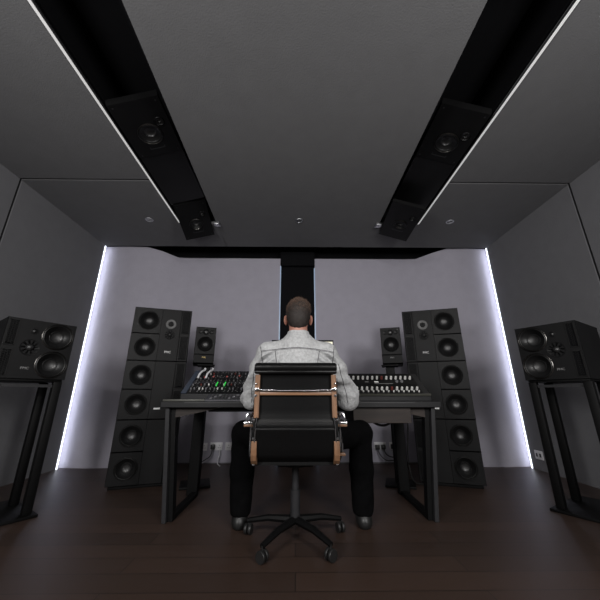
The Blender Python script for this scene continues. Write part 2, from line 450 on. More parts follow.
def port_grille(root, x0, x1, z0, z1, y=-0.002):
    b = MB(); t = 0.005
    for a, c, d, e in ((x0, x1, z1-t, z1), (x0, x1, z0, z0+t), (x0, x0+t, z0, z1), (x1-t, x1, z0, z1)): b.box(a, c, y-0.004, y+0.004, d, e)
    g = b.build('port_grille', M['grille'], root, smooth=False)
    b = MB(); b.box(x0+t, x1-t, y+0.002, y+0.003, z0+t, z1-t); b.build('mesh_backing', M['void'], g, smooth=False)
    b = MB(); p = 0.016; w = x1-x0-2*t; h = z1-z0-2*t; cx = (x0+x1)/2; cz = (z0+z1)/2
    # hexagonal punched pattern drawn as short bars
    rr = 0.0085
    for i in range(-12, 13):
        for j in range(-30, 31):
            px = cx+i*rr*1.5; pz = cz+(j+(0.5 if i % 2 else 0))*rr*1.732
            if px < x0+t+rr or px > x1-t-rr or pz < z0+t+rr or pz > z1-t-rr: continue
            for k in range(3):
                a0 = k*PI/3; a1 = a0+PI/3
                q0 = Vector((px+rr*math.cos(a0), 0, pz+rr*math.sin(a0))); q1 = Vector((px+rr*math.cos(a1), 0, pz+rr*math.sin(a1)))
                d = (q1-q0); L = d.length; ang = math.atan2(d.z, d.x)
                mm = Matrix.Translation((q0.x, y, q0.z)) @ Matrix.Rotation(-ang, 4, 'Y')
                b.box(0, L, -0.002, 0.001, -0.0014, 0.0014, mm)
    b.build('hex_mesh', M['grille'], g, smooth=False)
    return g
def big_cab(name, W, H, D, m, loc, rot, label, group, cat='speaker', top=True, wr=0.094, logo=None, badge=False, ring=None, groove=True, style='tower', logo_mat=None):
    """m: side of the woofers, -1 viewer's left, +1 viewer's right; front face at y=0 facing -y"""
    r = empty(name, loc, rot, label, cat, group)
    b = MB(); b.shell(-W/2, W/2, 0.010, D, 0, H, 0.035 if style == 'tower' else 0.0); b.build('cabinet', M['cab'], r, smooth=False)
    # woofer plates, centre column, with dark grooves between
    e = 0.004
    xw0, xw1 = sorted((m*W/2-m*e, m*0.025*W)); xc0, xc1 = sorted((m*0.02*W, -m*0.315*W))
    xv0, xv1 = sorted((-m*0.325*W, -m*(W/2-e)))
    xw = m*0.238*W if style == 'tower' else m*(W/2-wr-0.008)
    xm = -m*0.15*W if style == 'tower' else -m*0.12*W
    zm, rm = (H*0.495, 0.042) if style == 'tower' else (H*0.52, 0.05)
    hw = wr*0.95
    b = MB()
    if style == 'tower':
        for za, zb in ((H/2+0.005, H-e), (e, H/2-0.005)):
            b = MB(); b.plate(xw0, xw1, za, zb, [(xw, H*0.75 if za > H*0.4 else H*0.25, hw)]); b.build('driver_plate', M['baffle2'], r, smooth=False)
        b = MB(); b.plate(xc0, xc1, e, H-e, [(xm, zm, rm)] if top else [], -0.001); b.build('centre_panel', M['baffle'], r, smooth=False)
        b = MB(); b.plate(xv0, xv1, e, H-e); b.build('port_panel', M['baffle2'], r, smooth=False)
        b = MB(); b.box(-W/2+0.002, W/2-0.002, 0.06, 0.07, 0.002, H-0.002); b.build('inner_board', M['void'], r, smooth=False)
    else:
        b.plate(-W/2+0.001, W/2-0.001, 0.001, H-0.001, [(xw, H*0.75, hw), (xw, H*0.25, hw), (xm, zm, rm)]); b.build('baffle', M['baffle2'], r, smooth=False)
    for z in (H*0.75, H*0.25):
        w = driver(r, xw, z, wr, y=-0.001, ring=ring or M['frame'])
    for z0, z1 in ((H/2+0.012, H-0.014), (0.014, H/2-0.012)):
        port_grille(r, xv0+0.006, xv1-0.006, z0, z1)
    if top:
        zt, rt = (H*0.70, 0.05) if style == 'tower' else (H*0.80, 0.022)
        b = MB(); at = Matrix.Translation((xm, -0.001, zt))
        if style == 'tower':
            b.lathe([(0.5*rt, 0.0), (0.55*rt, 0.003), (rt*0.95, 0.004), (rt, 0.002), (rt, -0.002)], '-y', 32, at, cap=False)
            t = b.build('tweeter', M['tweet'], r)
            b = MB(); b.lathe([(rt*0.52, 0.0015), (rt*0.4, 0.004), (rt*0.2, 0.009), (0, 0.011)], '-y', 24, at, cap=False); b.build('dome', M['surr'], t)
            b = MB()
            for k in range(6): b.box(-0.0035, 0.0035, -0.012, -0.009, rt*0.0, rt*0.55, at @ Matrix.Rotation(k*PI/3, 4, 'Y'))
            b.build('phase_guard', M['cab'], t)
        else:
            b.lathe([(rt, -0.002), (rt, 0.003), (rt*0.8, 0.004), (rt*0.6, -0.002)], '-y', 28, at, cap=False); t = b.build('tweeter', M['cab'], r)
            b = MB(); b.lathe([(rt*0.62, -0.001), (rt*0.45, 0.005), (rt*0.2, 0.009), (0, 0.010)], '-y', 20, at, cap=False); b.build('dome', M['cap'], t)
        at = Matrix.Translation((xm, -0.001, zm))
        b = MB(); b.lathe([(rm*1.15, -0.001), (rm*1.12, 0.003), (rm, 0.002), (rm*0.8, -0.006), (rm*0.5, -0.014)], '-y', 36, at, cap=False)
        md = b.build('midrange', M['cab'], r)
        b = MB(); b.lathe([(rm*0.52, -0.012), (rm*0.45, 0.0), (rm*0.3, 0.008), (0.12*rm, 0.013), (0, 0.014)], '-y', 28, at, cap=False); b.build('dome', M['cap'], md)
        b = MB()
        for k in range(10):   # petal-like waveguide ribs
            b.prism([(-0.0035, rm*0.5), (0.0035, rm*0.5), (0.009*rm/0.05, rm*1.02), (-0.009*rm/0.05, rm*1.02)], -0.004, 0.004, 'xz', at @ Matrix.Rotation(k*PI/5, 4, 'Y'))
        b.build('waveguide_ribs', M['baffle'], md)
    if logo:
        text('maker_badge', logo, 0.030 if style == 'tower' else 0.024, logo_mat or M['white'], r, (xm, -0.003, H*0.165 if style == 'tower' else H*0.17))
    if badge:
        b = MB(); b.box(-m*0.10*W-0.028, -m*0.10*W+0.028, -0.004, 0, 0.085, 0.10, bev=0.002); b.build('badge', M['white'], r)
    return r
GR = dict(main='three-way cabinets on top of the stacks', bass='twin-woofer bass cabinets in the stacks')
for m, lx, ly, ang, W, side in ((-1, -1.358, 2.975, 17.5, 0.54, 'left'), (1, 1.382, 2.975, -17.5, 0.54, 'right')):
    a = math.radians(ang); H = 0.530
    big_cab('main_speaker', W, H, 0.42, m, (lx, ly, 1.094), a, 'black three-way speaker cabinet topping the %s stack, with tweeter and white badge' % side, GR['main'], logo='PMC')
    big_cab('bass_cabinet', W, H, 0.42, m, (lx, ly, 0.562), a, 'middle black twin-woofer bass cabinet of the %s speaker stack' % side, GR['bass'], top=False, badge=True)
    big_cab('bass_cabinet', W, H, 0.42, m, (lx, ly, 0.030), a, 'lowest black twin-woofer bass cabinet of the %s speaker stack on the floor' % side, GR['bass'], top=False)
    b = MB(); b.box(-W/2+0.02, W/2-0.02, 0.03, 0.40, 0, 0.029, bev=0.003)
    tag(b.build('speaker_plinth', M['steel'], None, (lx, ly, 0), a), 'low black plinth under the %s speaker stack' % side, 'plinth', 'speaker plinths')

# side (surround) speakers on four-post stands
SIDE = [(1, (-1.864, 2.185), math.radians(54), 0.405, 0.884, 'left'),
        (-1, (1.918, 2.25), -math.radians(58), 0.39, 0.885, 'right')]
for m, (cx, cy), a, W, z0, side in SIDE:
    big_cab('surround_speaker', W, 0.412, 0.50, m, (cx, cy, z0), a, 'black two-woofer surround speaker on the stand beside the %s wall' % side,
            'surround speakers', style='side', wr=0.098, ring=M['ring'], logo='PMC', logo_mat=M['greyprint'])
    st = empty('speaker_stand', (cx, cy, 0), a, 'tall black four-post stand under the surround speaker by the %s wall' % side, 'speaker stand', 'four-post speaker stands')
    b = MB(); b.box(-W/2+0.01, W/2-0.01, 0.02, 0.48, z0-0.016, z0-0.001, bev=0.002); b.build('top_plate', M['steel'], st)
    b = MB(); b.box(-W/2-0.02, W/2+0.02, -0.02, 0.52, 0.0, 0.018, bev=0.003); b.build('base_plate', M['steel'], st)
    b = MB(); b.box(-W/2+0.02, W/2-0.02, 0.045, 0.06, z0-0.055, z0-0.035); b.build('cross_rail', M['dsteel'], st)
    for px in (-W/2+0.03, W/2-0.03):
        for py in (0.05, 0.34):
            b = MB(); b.box(px-0.026, px+0.026, py-0.024, py+0.024, 0.018, z0-0.016, bev=0.003); b.build('post', M['steel'], st)

# nearfield speakers on slim stands behind the desk
for x, a, side, lg in ((-0.90, 0.30, 'left', M['gold']), (0.945, -0.31, 'right', M['greyprint'])):
    z0 = 1.06; W, H, D = 0.192, 0.365, 0.26
    r = empty('desk_monitor_speaker', (x, 2.95, z0), a, 'small black two-way speaker on a slim stand behind the %s end of the desk' % side, 'speaker', 'small two-way speakers')
    b = MB(); b.shell(-W/2, W/2, 0.0, D, 0, H); b.build('cabinet', M['cab'], r, smooth=False)
    b = MB(); b.plate(-W/2+0.003, W/2-0.003, 0.095, H-0.003, [(0, 0.195, 0.069), (0, 0.315, 0.026), (-0.052, 0.315, 0.017), (0.052, 0.315, 0.017)], -0.006, 0.004); b.build('baffle', M['baffle'], r, smooth=False)
    driver(r, 0, 0.195, 0.073, depth=0.03, ring=M['cab'], y=-0.006)
    at = Matrix.Translation((0, -0.007, 0.315))
    b = MB(); b.lathe([(0.031, -0.001), (0.031, 0.003), (0.026, 0.002), (0.016, -0.004)], '-y', 28, at, cap=False); t = b.build('tweeter', M['cab'], r)
    b = MB(); b.lathe([(0.017, -0.004), (0.012, 0.002), (0, 0.005)], '-y', 20, at, cap=False); b.build('dome', M['cap'], t)
    for sx in (-0.052, 0.052):
        b = MB(); b.lathe([(0.020, -0.001), (0.019, 0.002), (0.014, -0.001), (0, -0.004)], '-y', 20, Matrix.Translation((sx, -0.007, 0.315)), cap=False); b.build('vent_hole', M['surr'], r)
    b = MB(); b.prism([(0.0, 0.005), (-0.028, 0.012), (-0.030, 0.085), (-0.004, 0.10)], -W/2+0.002, W/2-0.002, 'yz'); b.build('port_lip', M['cab'], r, smooth=False)
    text('maker_badge', 'PMC', 0.020, lg, r, (0, -0.031, 0.062))
    b = MB(); b.lathe([(0.006, -0.001), (0.006, 0.0015), (0, 0.002)], '-y', 12, Matrix.Translation((0.072, -0.0065, 0.343 if side == 'right' else 0.2))); 
    b.build('status_light', M['tweet'], r)
    st = empty('slim_speaker_stand', (x, 3.05, 0), a, 'slim black pole stand holding up the small %s speaker' % side, 'speaker stand', 'slim pole speaker stands')
    b = MB(); b.box(-0.08, 0.08, -0.09, 0.12, z0-0.012, z0-0.001, bev=0.002); b.build('top_plate', M['steel'], st)
    b = MB(); b.box(-0.042, 0.042, -0.03, 0.03, 0.02, z0-0.012, bev=0.006); b.build('pole', M['steel'], st)
    b = MB(); b.box(-0.13, 0.13, -0.10, 0.16, 0, 0.02, bev=0.004); b.build('base_plate', M['steel'], st)

# overhead speakers in the ceiling slots
def overhead(loc, ex, ey, W, H, D, label, wx, wz, tx, tz, wr, tr):
    """local: face at z=0 looking down (-z), y forward; origin at near edge centre"""
    r = empty('overhead_speaker', loc, (0, 0, 0), label, 'speaker', 'overhead speakers in the ceiling slots')
    ex = Vector(ex).normalized(); ey = Vector(ey); ey = (ey-ex*ey.dot(ex)).normalized(); ez = ex.cross(ey)
    r.rotation_mode = 'QUATERNION'
    r.rotation_quaternion = Matrix((ex, ey, ez)).transposed().to_quaternion()
    RD = Matrix(((1,0,0,0),(0,0,-1,0),(0,1,0,0),(0,0,0,1)))
    b = MB(); b.shell(-W/2, W/2, 0.004, D, -H, 0); c = b.build('cabinet', M['cab'], r, smooth=False); c.data.transform(RD)
    b = MB(); b.plate(-W/2+0.001, W/2-0.001, -H+0.001, -0.001, [(wx, -wz, wr*0.95), (tx, -tz, tr*0.92)], 0.0, 0.01); c = b.build('baffle', M['baffle2'], r, smooth=False); c.data.transform(RD)
    for nm, x, y, rr, dep in (('woofer', wx, wz, wr, 0.022), ('tweeter', tx, tz, tr, 0.008)):
        d = driver(r, 0, 0, rr, depth=dep, ring=M['ring'] if nm == 'woofer' else M['cab'], name=nm)
        for q in [d]+list(d.children):
            q.data.transform(Matrix.Translation((x, y, -0.001)) @ RD)
    # small label plate and corner screws
    b = MB(); b.box(wx-0.06, wx+0.06, wz+wr+0.045, wz+wr+0.051, -0.002, 0.001); b.box(wx-0.062, wx-0.056, wz+wr+0.030, wz+wr+0.051, -0.002, 0.001); b.box(wx+0.056, wx+0.062, wz+wr+0.030, wz+wr+0.051, -0.002, 0.001)
    b.build('label_plate', M['dsteel'], r, smooth=False)
    for sx in (-1, 1):
        for y in (0.03, H-0.03):
            b = MB(); b.lathe([(0.006, 0.001), (0.006, -0.002), (0, -0.003)], 'z', 10, Matrix.Translation((sx*(W/2-0.03), y, 0))); b.build('screw', M['dsteel'], r)
    return r
overhead((-1.172, 2.792, CZ+0.046), (0.949, 0.108, 0.298), (-0.018, 0.957, -0.290), 0.343, 0.507, 0.04, 'black overhead speaker sloping out of the front end of the left ceiling slot', 0.0, 0.293, 0.095, 0.161, 0.075, 0.034)
overhead((1.165, 2.634, CZ-0.075), (0.946, -0.040, -0.320), (0.036, 0.999, -0.030), 0.345, 0.635, 0.04, 'black overhead speaker sloping out of the front end of the right ceiling slot', 0.01, 0.34, 0.098, 0.187, 0.078, 0.034)
overhead((-1.180, 1.61, CZ+0.053), (0.955, 0, 0.297), (0, 1, 0), 0.365, 0.50, 0.06, 'flat black overhead speaker nearer the camera in the left ceiling slot', 0.0, 0.284, 0.11, 0.19, 0.095, 0.038)
overhead((1.245, 1.645, CZ+0.055), (0.955, 0, -0.297), (0, 1, 0), 0.365, 0.51, 0.06, 'flat black overhead speaker nearer the camera in the right ceiling slot', 0.0, 0.308, 0.107, 0.212, 0.095, 0.038)

# ------------------------------------------------------------------ desk
DT = 0.732
dk = empty('studio_desk', (0.035, 2.2, 0), 0, 'long black studio desk with brown underside boards, carrying the mixing gear', 'desk')
b = MB()
b.prism([(-0.975, 0.0), (-0.80, 0.0), (0.80, 0.0), (0.985, 0.0), (0.985, 0.62), (0.93, 0.70), (-0.93, 0.70), (-0.975, 0.62)], DT-0.040, DT, 'xy')
b.build('desk_top', M['desk'], dk, smooth=False, bevel=0.004)
b = MB(); b.prism([(-0.81, -0.004), (0.80, -0.004), (0.80, 0.0), (-0.81, 0.0)], DT-0.012, DT-0.003, 'xy'); b.build('edge_band', M['deskedge'], dk, smooth=False)
for s, nm in ((-1, 0), (1, 1)):
    b = MB(); b.prism([(s*0.885, DT-0.041), (s*0.56, DT-0.041), (s*0.60, DT-0.050), (s*0.885, DT-0.108)], 0.06, 0.085, 'xz'); b.build('gusset', M['brown'], dk, smooth=False)
    def leg(xt, xb, w, y0, y1, m):
        b = MB(); b.prism([(xt-w, DT-0.041), (xt+w, DT-0.041), (xb+w, 0.0), (xb-w, 0.0)], y0, y1, 'xz'); b.build('leg', m, dk, smooth=False, bevel=0.003)
    leg(s*0.936, s*0.87, 0.014, 0.03, 0.07, M['dsteel'])
    leg(s*0.905, s*0.842, 0.018, 0.06, 0.12, M['steel'])
    b = MB(); xl = 0.878 if s < 0 else 0.858
    b = MB(); b.box(s*xl-0.044, s*xl+0.044, 0.58, 0.64, 0.0, DT-0.041); b.build('leg', M['steel'], dk, smooth=False, bevel=0.006)
    b = MB(); b.box(s*0.85-0.025, s*0.85+0.025, 0.12, 0.58, 0.0, 0.03); b.build('foot_rail', M['steel'], dk, smooth=False, bevel=0.003)
b = MB(); b.box(-0.665, 0.36, 0.09, 0.115, DT-0.072, DT-0.041); b.build('front_apron', M['steel'], dk, smooth=False, bevel=0.002)
dr = MB(); dr.box(0.368, 0.775, 0.03, 0.45, 0.588, DT-0.041); d = dr.build('drawer_box', M['brown'], dk, smooth=False, bevel=0.003)

# left mixing console: sloped panel full of knobs
C0 = Vector((-0.868, 2.36, 0.790)); C1 = Vector((-0.868, 2.66, 0.975))
sl = (C1-C0); L = sl.length; ang = math.atan2(sl.z, sl.y)
W = 0.76
cn = empty('mixing_console', (C0.x, C0.y, DT), 0, 'sloped black mixing console full of small coloured knobs on the left of the desk', 'mixing console')
h0 = C0.z-DT
PM = Matrix.Translation((0, 0, h0)) @ Matrix.Rotation(ang, 4, 'X')   # panel frame: x along, y up slope, z normal
b = MB(); b.prism([(0, 0), (0, h0-0.006), (sl.y, h0+sl.z-0.006), (sl.y+0.03, h0+sl.z-0.02), (sl.y+0.03, 0)], 0, W, 'yz'); b.build('chassis', M['panel'], cn, smooth=False, bevel=0.003)
b = MB(); b.box(0.0, 0.040, 0, L, -0.004, 0.002, PM); b.build('end_cheek', M['bluepanel'], cn, smooth=False)
NC = 24
cw = (W-0.05)/NC
b = MB()
for c in range(NC): b.box(0.045+c*cw, 0.045+(c+1)*cw-0.003, 0.004, L-0.006, -0.004, 0.0, PM)
b.build('channel_strips', M['panel'], cn, smooth=False)
b = MB(); b.box(0.045, W, L*0.44, L*0.46, 0.0, 0.003, PM); b.build('dividing_rail', M['greyunit'], cn, smooth=False)
b = MB()
b.box(0.46, 0.60, L*0.5, L-0.01, 0.0, 0.0015, PM); b.box(0.64, 0.755, L*0.5, L-0.01, 0.0, 0.0015, PM); b.box(0.55, 0.70, 0.02, L*0.42, 0.0, 0.0015, PM); b.build('blue_module', M['bluepanel'], cn, smooth=False)
kn = {}
def knob_mesh(m, key, r=0.0062, h=0.013):
    if key not in kn:
        bb = MB(); bb.lathe([(r, 0), (r*0.95, h*0.8), (r*0.8, h), (0, h)], n=10)
        o = bb.build('knob', m); kn[key] = o.data; bpy.data.objects.remove(o)
    return kn[key]
def put(me, name, parent, mtx, rm=None):
    o = bpy.data.objects.new(name, me); COL.objects.link(o); o.parent = parent; o.matrix_local = mtx; return o
pal = [('knob', 4), ('knobd', 5), ('knobw', 1), ('knobr', 2), ('knobb', 1)]
keys = [k for k, n in pal for _ in range(n)]
rows = [0.15, 0.32, 0.60, 0.82]
for c in range(NC):
    for j, t in enumerate(rows):
        k = random.choice(keys)
        if j == 0: k = random.choice(['knobw', 'knob', 'knob', 'knobd'])
        o = put(knob_mesh(M[k], k), 'knob', cn, PM @ Matrix.Translation((0.045+(c+0.5)*cw+random.uniform(-.004, .004), L*t, 0.0)))
b = MB()
for c in range(NC):
    for t in (0.05, 0.10, 0.225, 0.27, 0.39, 0.425, 0.505, 0.54, 0.67, 0.71, 0.75, 0.90, 0.94):
        if random.random() < 0.72:
            x = 0.045+(c+0.5)*cw+random.uniform(-.008, .008); b.box(x-random.uniform(.002, .006), x+.003, L*t-0.0016, L*t+0.0016, 0.0005, 0.0025, PM)
b.build('printed_marks', M['greyprint'], cn, smooth=False)
for x in (0.248, 0.310):
    b = MB(); b.box(x-0.004, x+0.004, L*0.20, L*0.36, 0.016, 0.022, PM); b.build('level_light', M['ledg'], cn, smooth=False)
for x, t in ((0.19, 0.62), (0.30, 0.62), (0.12, 0.60), (0.40, 0.66), (0.52, 0.78), (0.70, 0.75), (0.655, 0.30)):
    b = MB(); b.box(x-0.005, x+0.005, L*t-0.008, L*t+0.008, 0.016, 0.02, PM); b.build('red_light', M['ledr'], cn, smooth=False)
# two pale cables looping over the top of the console
for x, lab in ((0.08, 'left of two short pale cables bent over the top corner of the mixing console'), (0.145, 'right of two short pale cables bent over the top corner of the mixing console')):
    pts = [PM @ Vector((x-0.016, L*0.58, 0.012)), PM @ Vector((x-0.010, L*0.66, 0.034)), PM @ Vector((x, L*0.80, 0.034)), PM @ Vector((x+0.004, L*0.93, 0.018)), PM @ Vector((x+0.008, L*0.97, 0.03))]
    P = []
    for i in range(len(pts)-1):
        for t in (0, .25, .5, .75): P.append(pts[i].lerp(pts[i+1], t))
    P.append(pts[-1])
    b = MB(); b.tube(P, 0.008, 8)
    tag(b.build('patch_cable', M['cablew'], None, tuple(Vector((C0.x, C0.y, DT)))), lab, 'cable', 'pale patch cables')
# palm rest strip and grey control surface before the console
b = MB(); b.box(0, 0.30, 0, 0.06, 0.0, 0.014, bev=0.003)
tag(b.build('palm_rest', M['palm'], None, (-0.955, 2.262, DT)), 'flat olive-grey strip lying on the desk at the left before the mixing console', 'palm rest')
gu = empty('control_surface', (-0.645, 2.225, DT), 0, 'low slate-grey sloped control surface in front of the mixing console', 'control surface')
b = MB(); b.prism([(0, 0), (0.0, 0.012), (0.10, 0.050), (0.11, 0.045), (0.11, 0)], 0.0, 0.5, 'yz'); b.build('body', M['greyunit'], gu, smooth=False, bevel=0.002)
GM = Matrix.Translation((0, 0, 0.012)) @ Matrix.Rotation(math.atan2(0.038, 0.10), 4, 'X')
for j in range(3):
    for c in range(18):
        b = MB(); b.box(0.03+c*0.026, 0.03+c*0.026+0.018, 0.012+j*0.028, 0.012+j*0.028+0.018, 0.0, 0.006, GM, bev=0.0015); b.build('key', M['knobd'] if (c*7+j*3) % 5 else M['knob'], gu, smooth=False)
# right console: rack with two rows of pale fader knobs
D0 = Vector((0.16, 2.36, 0.775)); W = 0.815; sy, sz = 0.26, 0.178
L = math.hypot(sy, sz); ang = math.atan2(sz, sy); h0 = D0.z-DT
cr = empty('fader_console', (D0.x, D0.y, DT), 0, 'sloped black console with two rows of pale knobs on the right of the desk', 'mixing console')
PM = Matrix.Translation((0, 0, h0)) @ Matrix.Rotation(ang, 4, 'X')
b = MB(); b.prism([(0, 0), (0, h0-0.006), (sy, h0+sz-0.006), (sy+0.03, h0+sz-0.02), (sy+0.03, 0)], 0, W+0.05, 'yz'); b.build('chassis', M['panel'], cr, smooth=False, bevel=0.003)
b = MB(); b.box(0.0, W+0.045, -0.012, -0.002, 0.0, 0.014, PM); b.build('front_rail', M['palm'], cr, smooth=False)
b = MB()
for t0, t1 in ((0.08, 0.40), (0.43, 0.66), (0.69, 0.96)): b.box(0.01, W, L*t0, L*t1, 0, 0.003, PM)
b.build('rack_panels', M['cab'], cr, smooth=False)
for i in range(20):
    x = 0.04+i*0.039
    for t in (0.21, 0.70):
        k = 'knobw' if (i*5+int(t*10)) % 9 else 'knobr'
        put(knob_mesh(M[k], k+'tall', 0.0095, 0.026), 'knob', cr, PM @ Matrix.Translation((x, L*t, 0.002)))
        if t < 0.5: put(knob_mesh(M['knobw'], 'knobwsmall', 0.006, 0.014), 'small_knob', cr, PM @ Matrix.Translation((x+0.006, L*(t-0.09), 0.002)))
b = MB(); b.box(0.475, 0.51, L*0.53, L*0.58, 0.003, 0.005, PM); b.build('display_window', M['white'], cr, smooth=False)
b = MB(); b.box(0.40, 0.43, L*0.545, L*0.565, 0.003, 0.005, PM); b.box(0.47, 0.62, L*0.47, L*0.48, 0.003, 0.005, PM); b.build('printed_line', M['greyprint'], cr, smooth=False)
for x in (0.66, 0.70):
    put(knob_mesh(M['knob'], 'knobbig', 0.012, 0.014), 'dial', cr, PM @ Matrix.Translation((x, L*0.56, 0.002)))
# computer screen behind the person
sc = empty('computer_screen', (0.06, 2.76, DT), 0, 'lit computer screen on the desk, mostly hidden behind the seated man', 'screen')
b = MB(); b.box(-0.288, 0.288, 0, 0.03, 0.19, 0.532, bev=0.004); b.build('bezel', M['steel'], sc)
b = MB(); b.box(-0.282, 0.279, -0.002, 0.001, 0.20, 0.516); b.build('display', M['screen'], sc, smooth=False)
b = MB(); b.box(-0.03, 0.03, 0.03, 0.05, 0.012, 0.30, bev=0.003); b.build('stand_neck', M['steel'], sc)
b = MB(); b.box(-0.12, 0.12, -0.04, 0.12, 0, 0.012, bev=0.003); b.build('stand_base', M['steel'], sc)

# ------------------------------------------------------------------ sockets and cables
def socket(x, z, label, w=0.146):
    r = empty('wall_socket', (x, 3.965, z), 0, label, 'wall socket', 'white wall sockets')
    b = MB(); b.box(-w/2, w/2, -0.010, 0.0, 0, 0.086, bev=0.003); b.build('face_plate', M['socket'], r)
    for s in ((-1, 1) if w > 0.1 else (0,)):
        b = MB(); cx = s*w*0.25
        for dx, dz in ((0, 0.055), (-0.011, 0.03), (0.011, 0.03)): b.box(cx+dx-0.003, cx+dx+0.003, -0.0108, -0.0095, dz-0.004, dz+0.004)
        b.build('outlet', M['plug'], r, smooth=False)
        b = MB(); b.box(cx+0.018-0.005, cx+0.018+0.005, -0.013, -0.009, 0.06, 0.074); b.build('switch', M['white'], r, smooth=False)
    return r
zs = 0.145
socket(-1.135, zs-0.005, 'white wall socket half hidden behind the left rear desk leg')
socket(-0.955, zs, 'white double wall socket with one black plug left of the seated man')
socket(-0.775, zs, 'white wall socket just beside the black trouser leg of the man at left')
socket(1.018, zs, 'white double wall socket with two black plugs right of the seated man')
socket(1.205, zs, 'white double wall socket beside the right rear desk leg')
def plug(x, z, pts, label, m=M['plug']):
    r = empty('plug', (x, 3.953, z), 0, label, 'plug', 'black mains plugs')
    b = MB(); b.box(-0.024, 0.024, -0.038, 0.0, -0.026, 0.026, bev=0.007); b.build('plug_body', m, r)
    P = spline([Vector(p)-Vector((x, 3.953, z)) for p in pts]); b = MB(); b.tube(P, 0.006, 8); b.build('cord', M['cableb'], r)
def spline(p, n=8):
    out = []
    for i in range(len(p)-1):
        p0, p1, p2, p3 = p[max(i-1, 0)], p[i], p[i+1], p[min(i+2, len(p)-1)]
        for k in range(n):
            t = k/n
            out.append(0.5*((2*p1)+(p2-p0)*t+(2*p0-5*p1+4*p2-p3)*t*t+(3*p1-p0-3*p2+p3)*t**3))
    out.append(p[-1]); return out
plug(-0.992, zs+0.04, [(-0.992, 3.925, zs+0.03), (-1.0, 3.90, 0.10), (-1.05, 3.88, 0.06), (-1.13, 3.86, 0.02), (-1.22, 3.86, 0.012)], 'black plug in the double socket left of the seated man')
plug(-1.15, zs+0.035, [(-1.15, 3.925, zs+0.02), (-1.17, 3.90, 0.08), (-1.22, 3.85, 0.012)], 'black plug in the socket behind the left rear desk leg')
plug(0.982, zs+0.035, [(0.982, 3.925, zs+0.02), (1.0, 3.90, 0.10), (1.06, 3.87, 0.05), (1.16, 3.85, 0.05), (1.25, 3.84, 0.015)], 'left of two black plugs in the double socket right of the seated man')
plug(1.054, zs+0.035, [(1.054, 3.925, zs+0.02), (1.07, 3.90, 0.11), (1.12, 3.87, 0.085), (1.22, 3.86, 0.08), (1.28, 3.85, 0.02)], 'right of two black plugs in the double socket right of the seated man')
plug(1.168, zs+0.04, [(1.168, 3.925, zs+0.03), (1.19, 3.90, 0.12), (1.25, 3.87, 0.10), (1.30, 3.85, 0.02)], 'black plug in the socket beside the right rear desk leg')
b = MB(); b.tube(spline([Vector(p) for p in ((-0.905, 3.945, zs+0.005), (-0.9, 3.92, 0.10), (-0.915, 3.915, 0.06), (-0.91, 3.90, 0.012), (-0.86, 3.8, 0.009))]), 0.006, 8)
tag(b.build('white_cord', M['cablew']), 'thin white cord hanging from the double socket to the floor', 'cable')
for pts, lab, rr in ((((0.54, 2.62, 0.67), (0.60, 2.68, 0.60), (0.70, 2.76, 0.535), (0.80, 2.80, 0.53), (0.88, 2.80, 0.60), (0.91, 2.77, 0.68)), 'thick black cable drooping under the right half of the desk', 0.010),
                     (((0.58, 2.70, 0.60), (0.70, 2.72, 0.60), (0.80, 2.74, 0.65), (0.82, 2.74, 0.69)), 'thin black cable tied up under the right half of the desk', 0.006),
                     (((1.03, 2.95, 0.70), (1.04, 2.98, 0.5), (1.02, 3.0, 0.25), (1.05, 3.0, 0.05), (1.2, 3.05, 0.009)), 'black cable hanging to the floor behind the right end of the desk', 0.006)):
    b = MB(); b.tube(spline([Vector(p) for p in pts]), rr, 8); tag(b.build('hanging_cable', M['cableb']), lab, 'cable', 'black cables under the desk')
# socket on right wall
r = empty('wall_socket', (WR, 3.553, 0.112), PI/2, 'white double wall socket low on the right wall beside the corner light strip', 'wall socket', 'white wall sockets')
r.rotation_euler = (0, 0, -PI/2)
b = MB(); b.box(-0.055, 0.055, -0.010, 0, 0, 0.088, bev=0.003); b.build('face_plate', M['socket'], r)
for dx in (-0.024, 0.024):
    b = MB(); b.box(dx-0.011, dx+0.011, -0.012, -0.0095, 0.025, 0.06); b.build('outlet', M['plug'], r, smooth=False)

# ------------------------------------------------------------------ chair
CX = -0.002
ch = empty('office_chair', (CX, 1.968, 0), 0, 'black leather swivel chair with tan wooden side rails and chrome arms, under the seated man', 'chair')
def ly(y): return y-1.9
bk = [(1.694, 0.925), (1.708, 0.88), (1.710, 0.82), (1.709, 0.74), (1.707, 0.68), (1.701, 0.640), (1.689, 0.612), (1.678, 0.597), (1.682, 0.585), (1.690, 0.55), (1.700, 0.50), (1.714, 0.46), (1.74, 0.435), (1.80, 0.425), (1.95, 0.43), (2.10, 0.44), (2.16, 0.435), (2.18, 0.42)]
pts = []
for i in range(len(bk)-1):
    for t in (0, .33, .66): pts.append((ly(bk[i][0]+(bk[i+1][0]-bk[i][0])*t), bk[i][1]+(bk[i+1][1]-bk[i][1])*t))
pts.append((ly(bk[-1][0]), bk[-1][1]))
nb = 3*12+1
b = MB(); b.ribbon(pts[:nb], 0.214, 0.012); o = b.build('backrest', M['leather'], ch, smooth=False); shade(o.data, 50)
b = MB(); b.ribbon(pts[nb-1:], 0.214, 0.045); o = b.build('seat', M['leather'], ch, smooth=False); shade(o.data, 50)
b = MB(); prof = [(0, -0.236), (0.020, -0.235), (0.0275, -0.228), (0.029, -0.21), (0.029, 0.21), (0.0275, 0.228), (0.020, 0.235), (0, 0.236)]
b.lathe(prof, 'x', 20, Matrix.Translation((0.0, ly(1.690), 0.925))); b.build('head_roll', M['leather'], ch)
b = MB(); b.box(-0.234, 0.234, ly(1.668), ly(1.70), 0.890, 0.912, bev=0.008); b.build('head_roll_pad', M['leather'], ch)
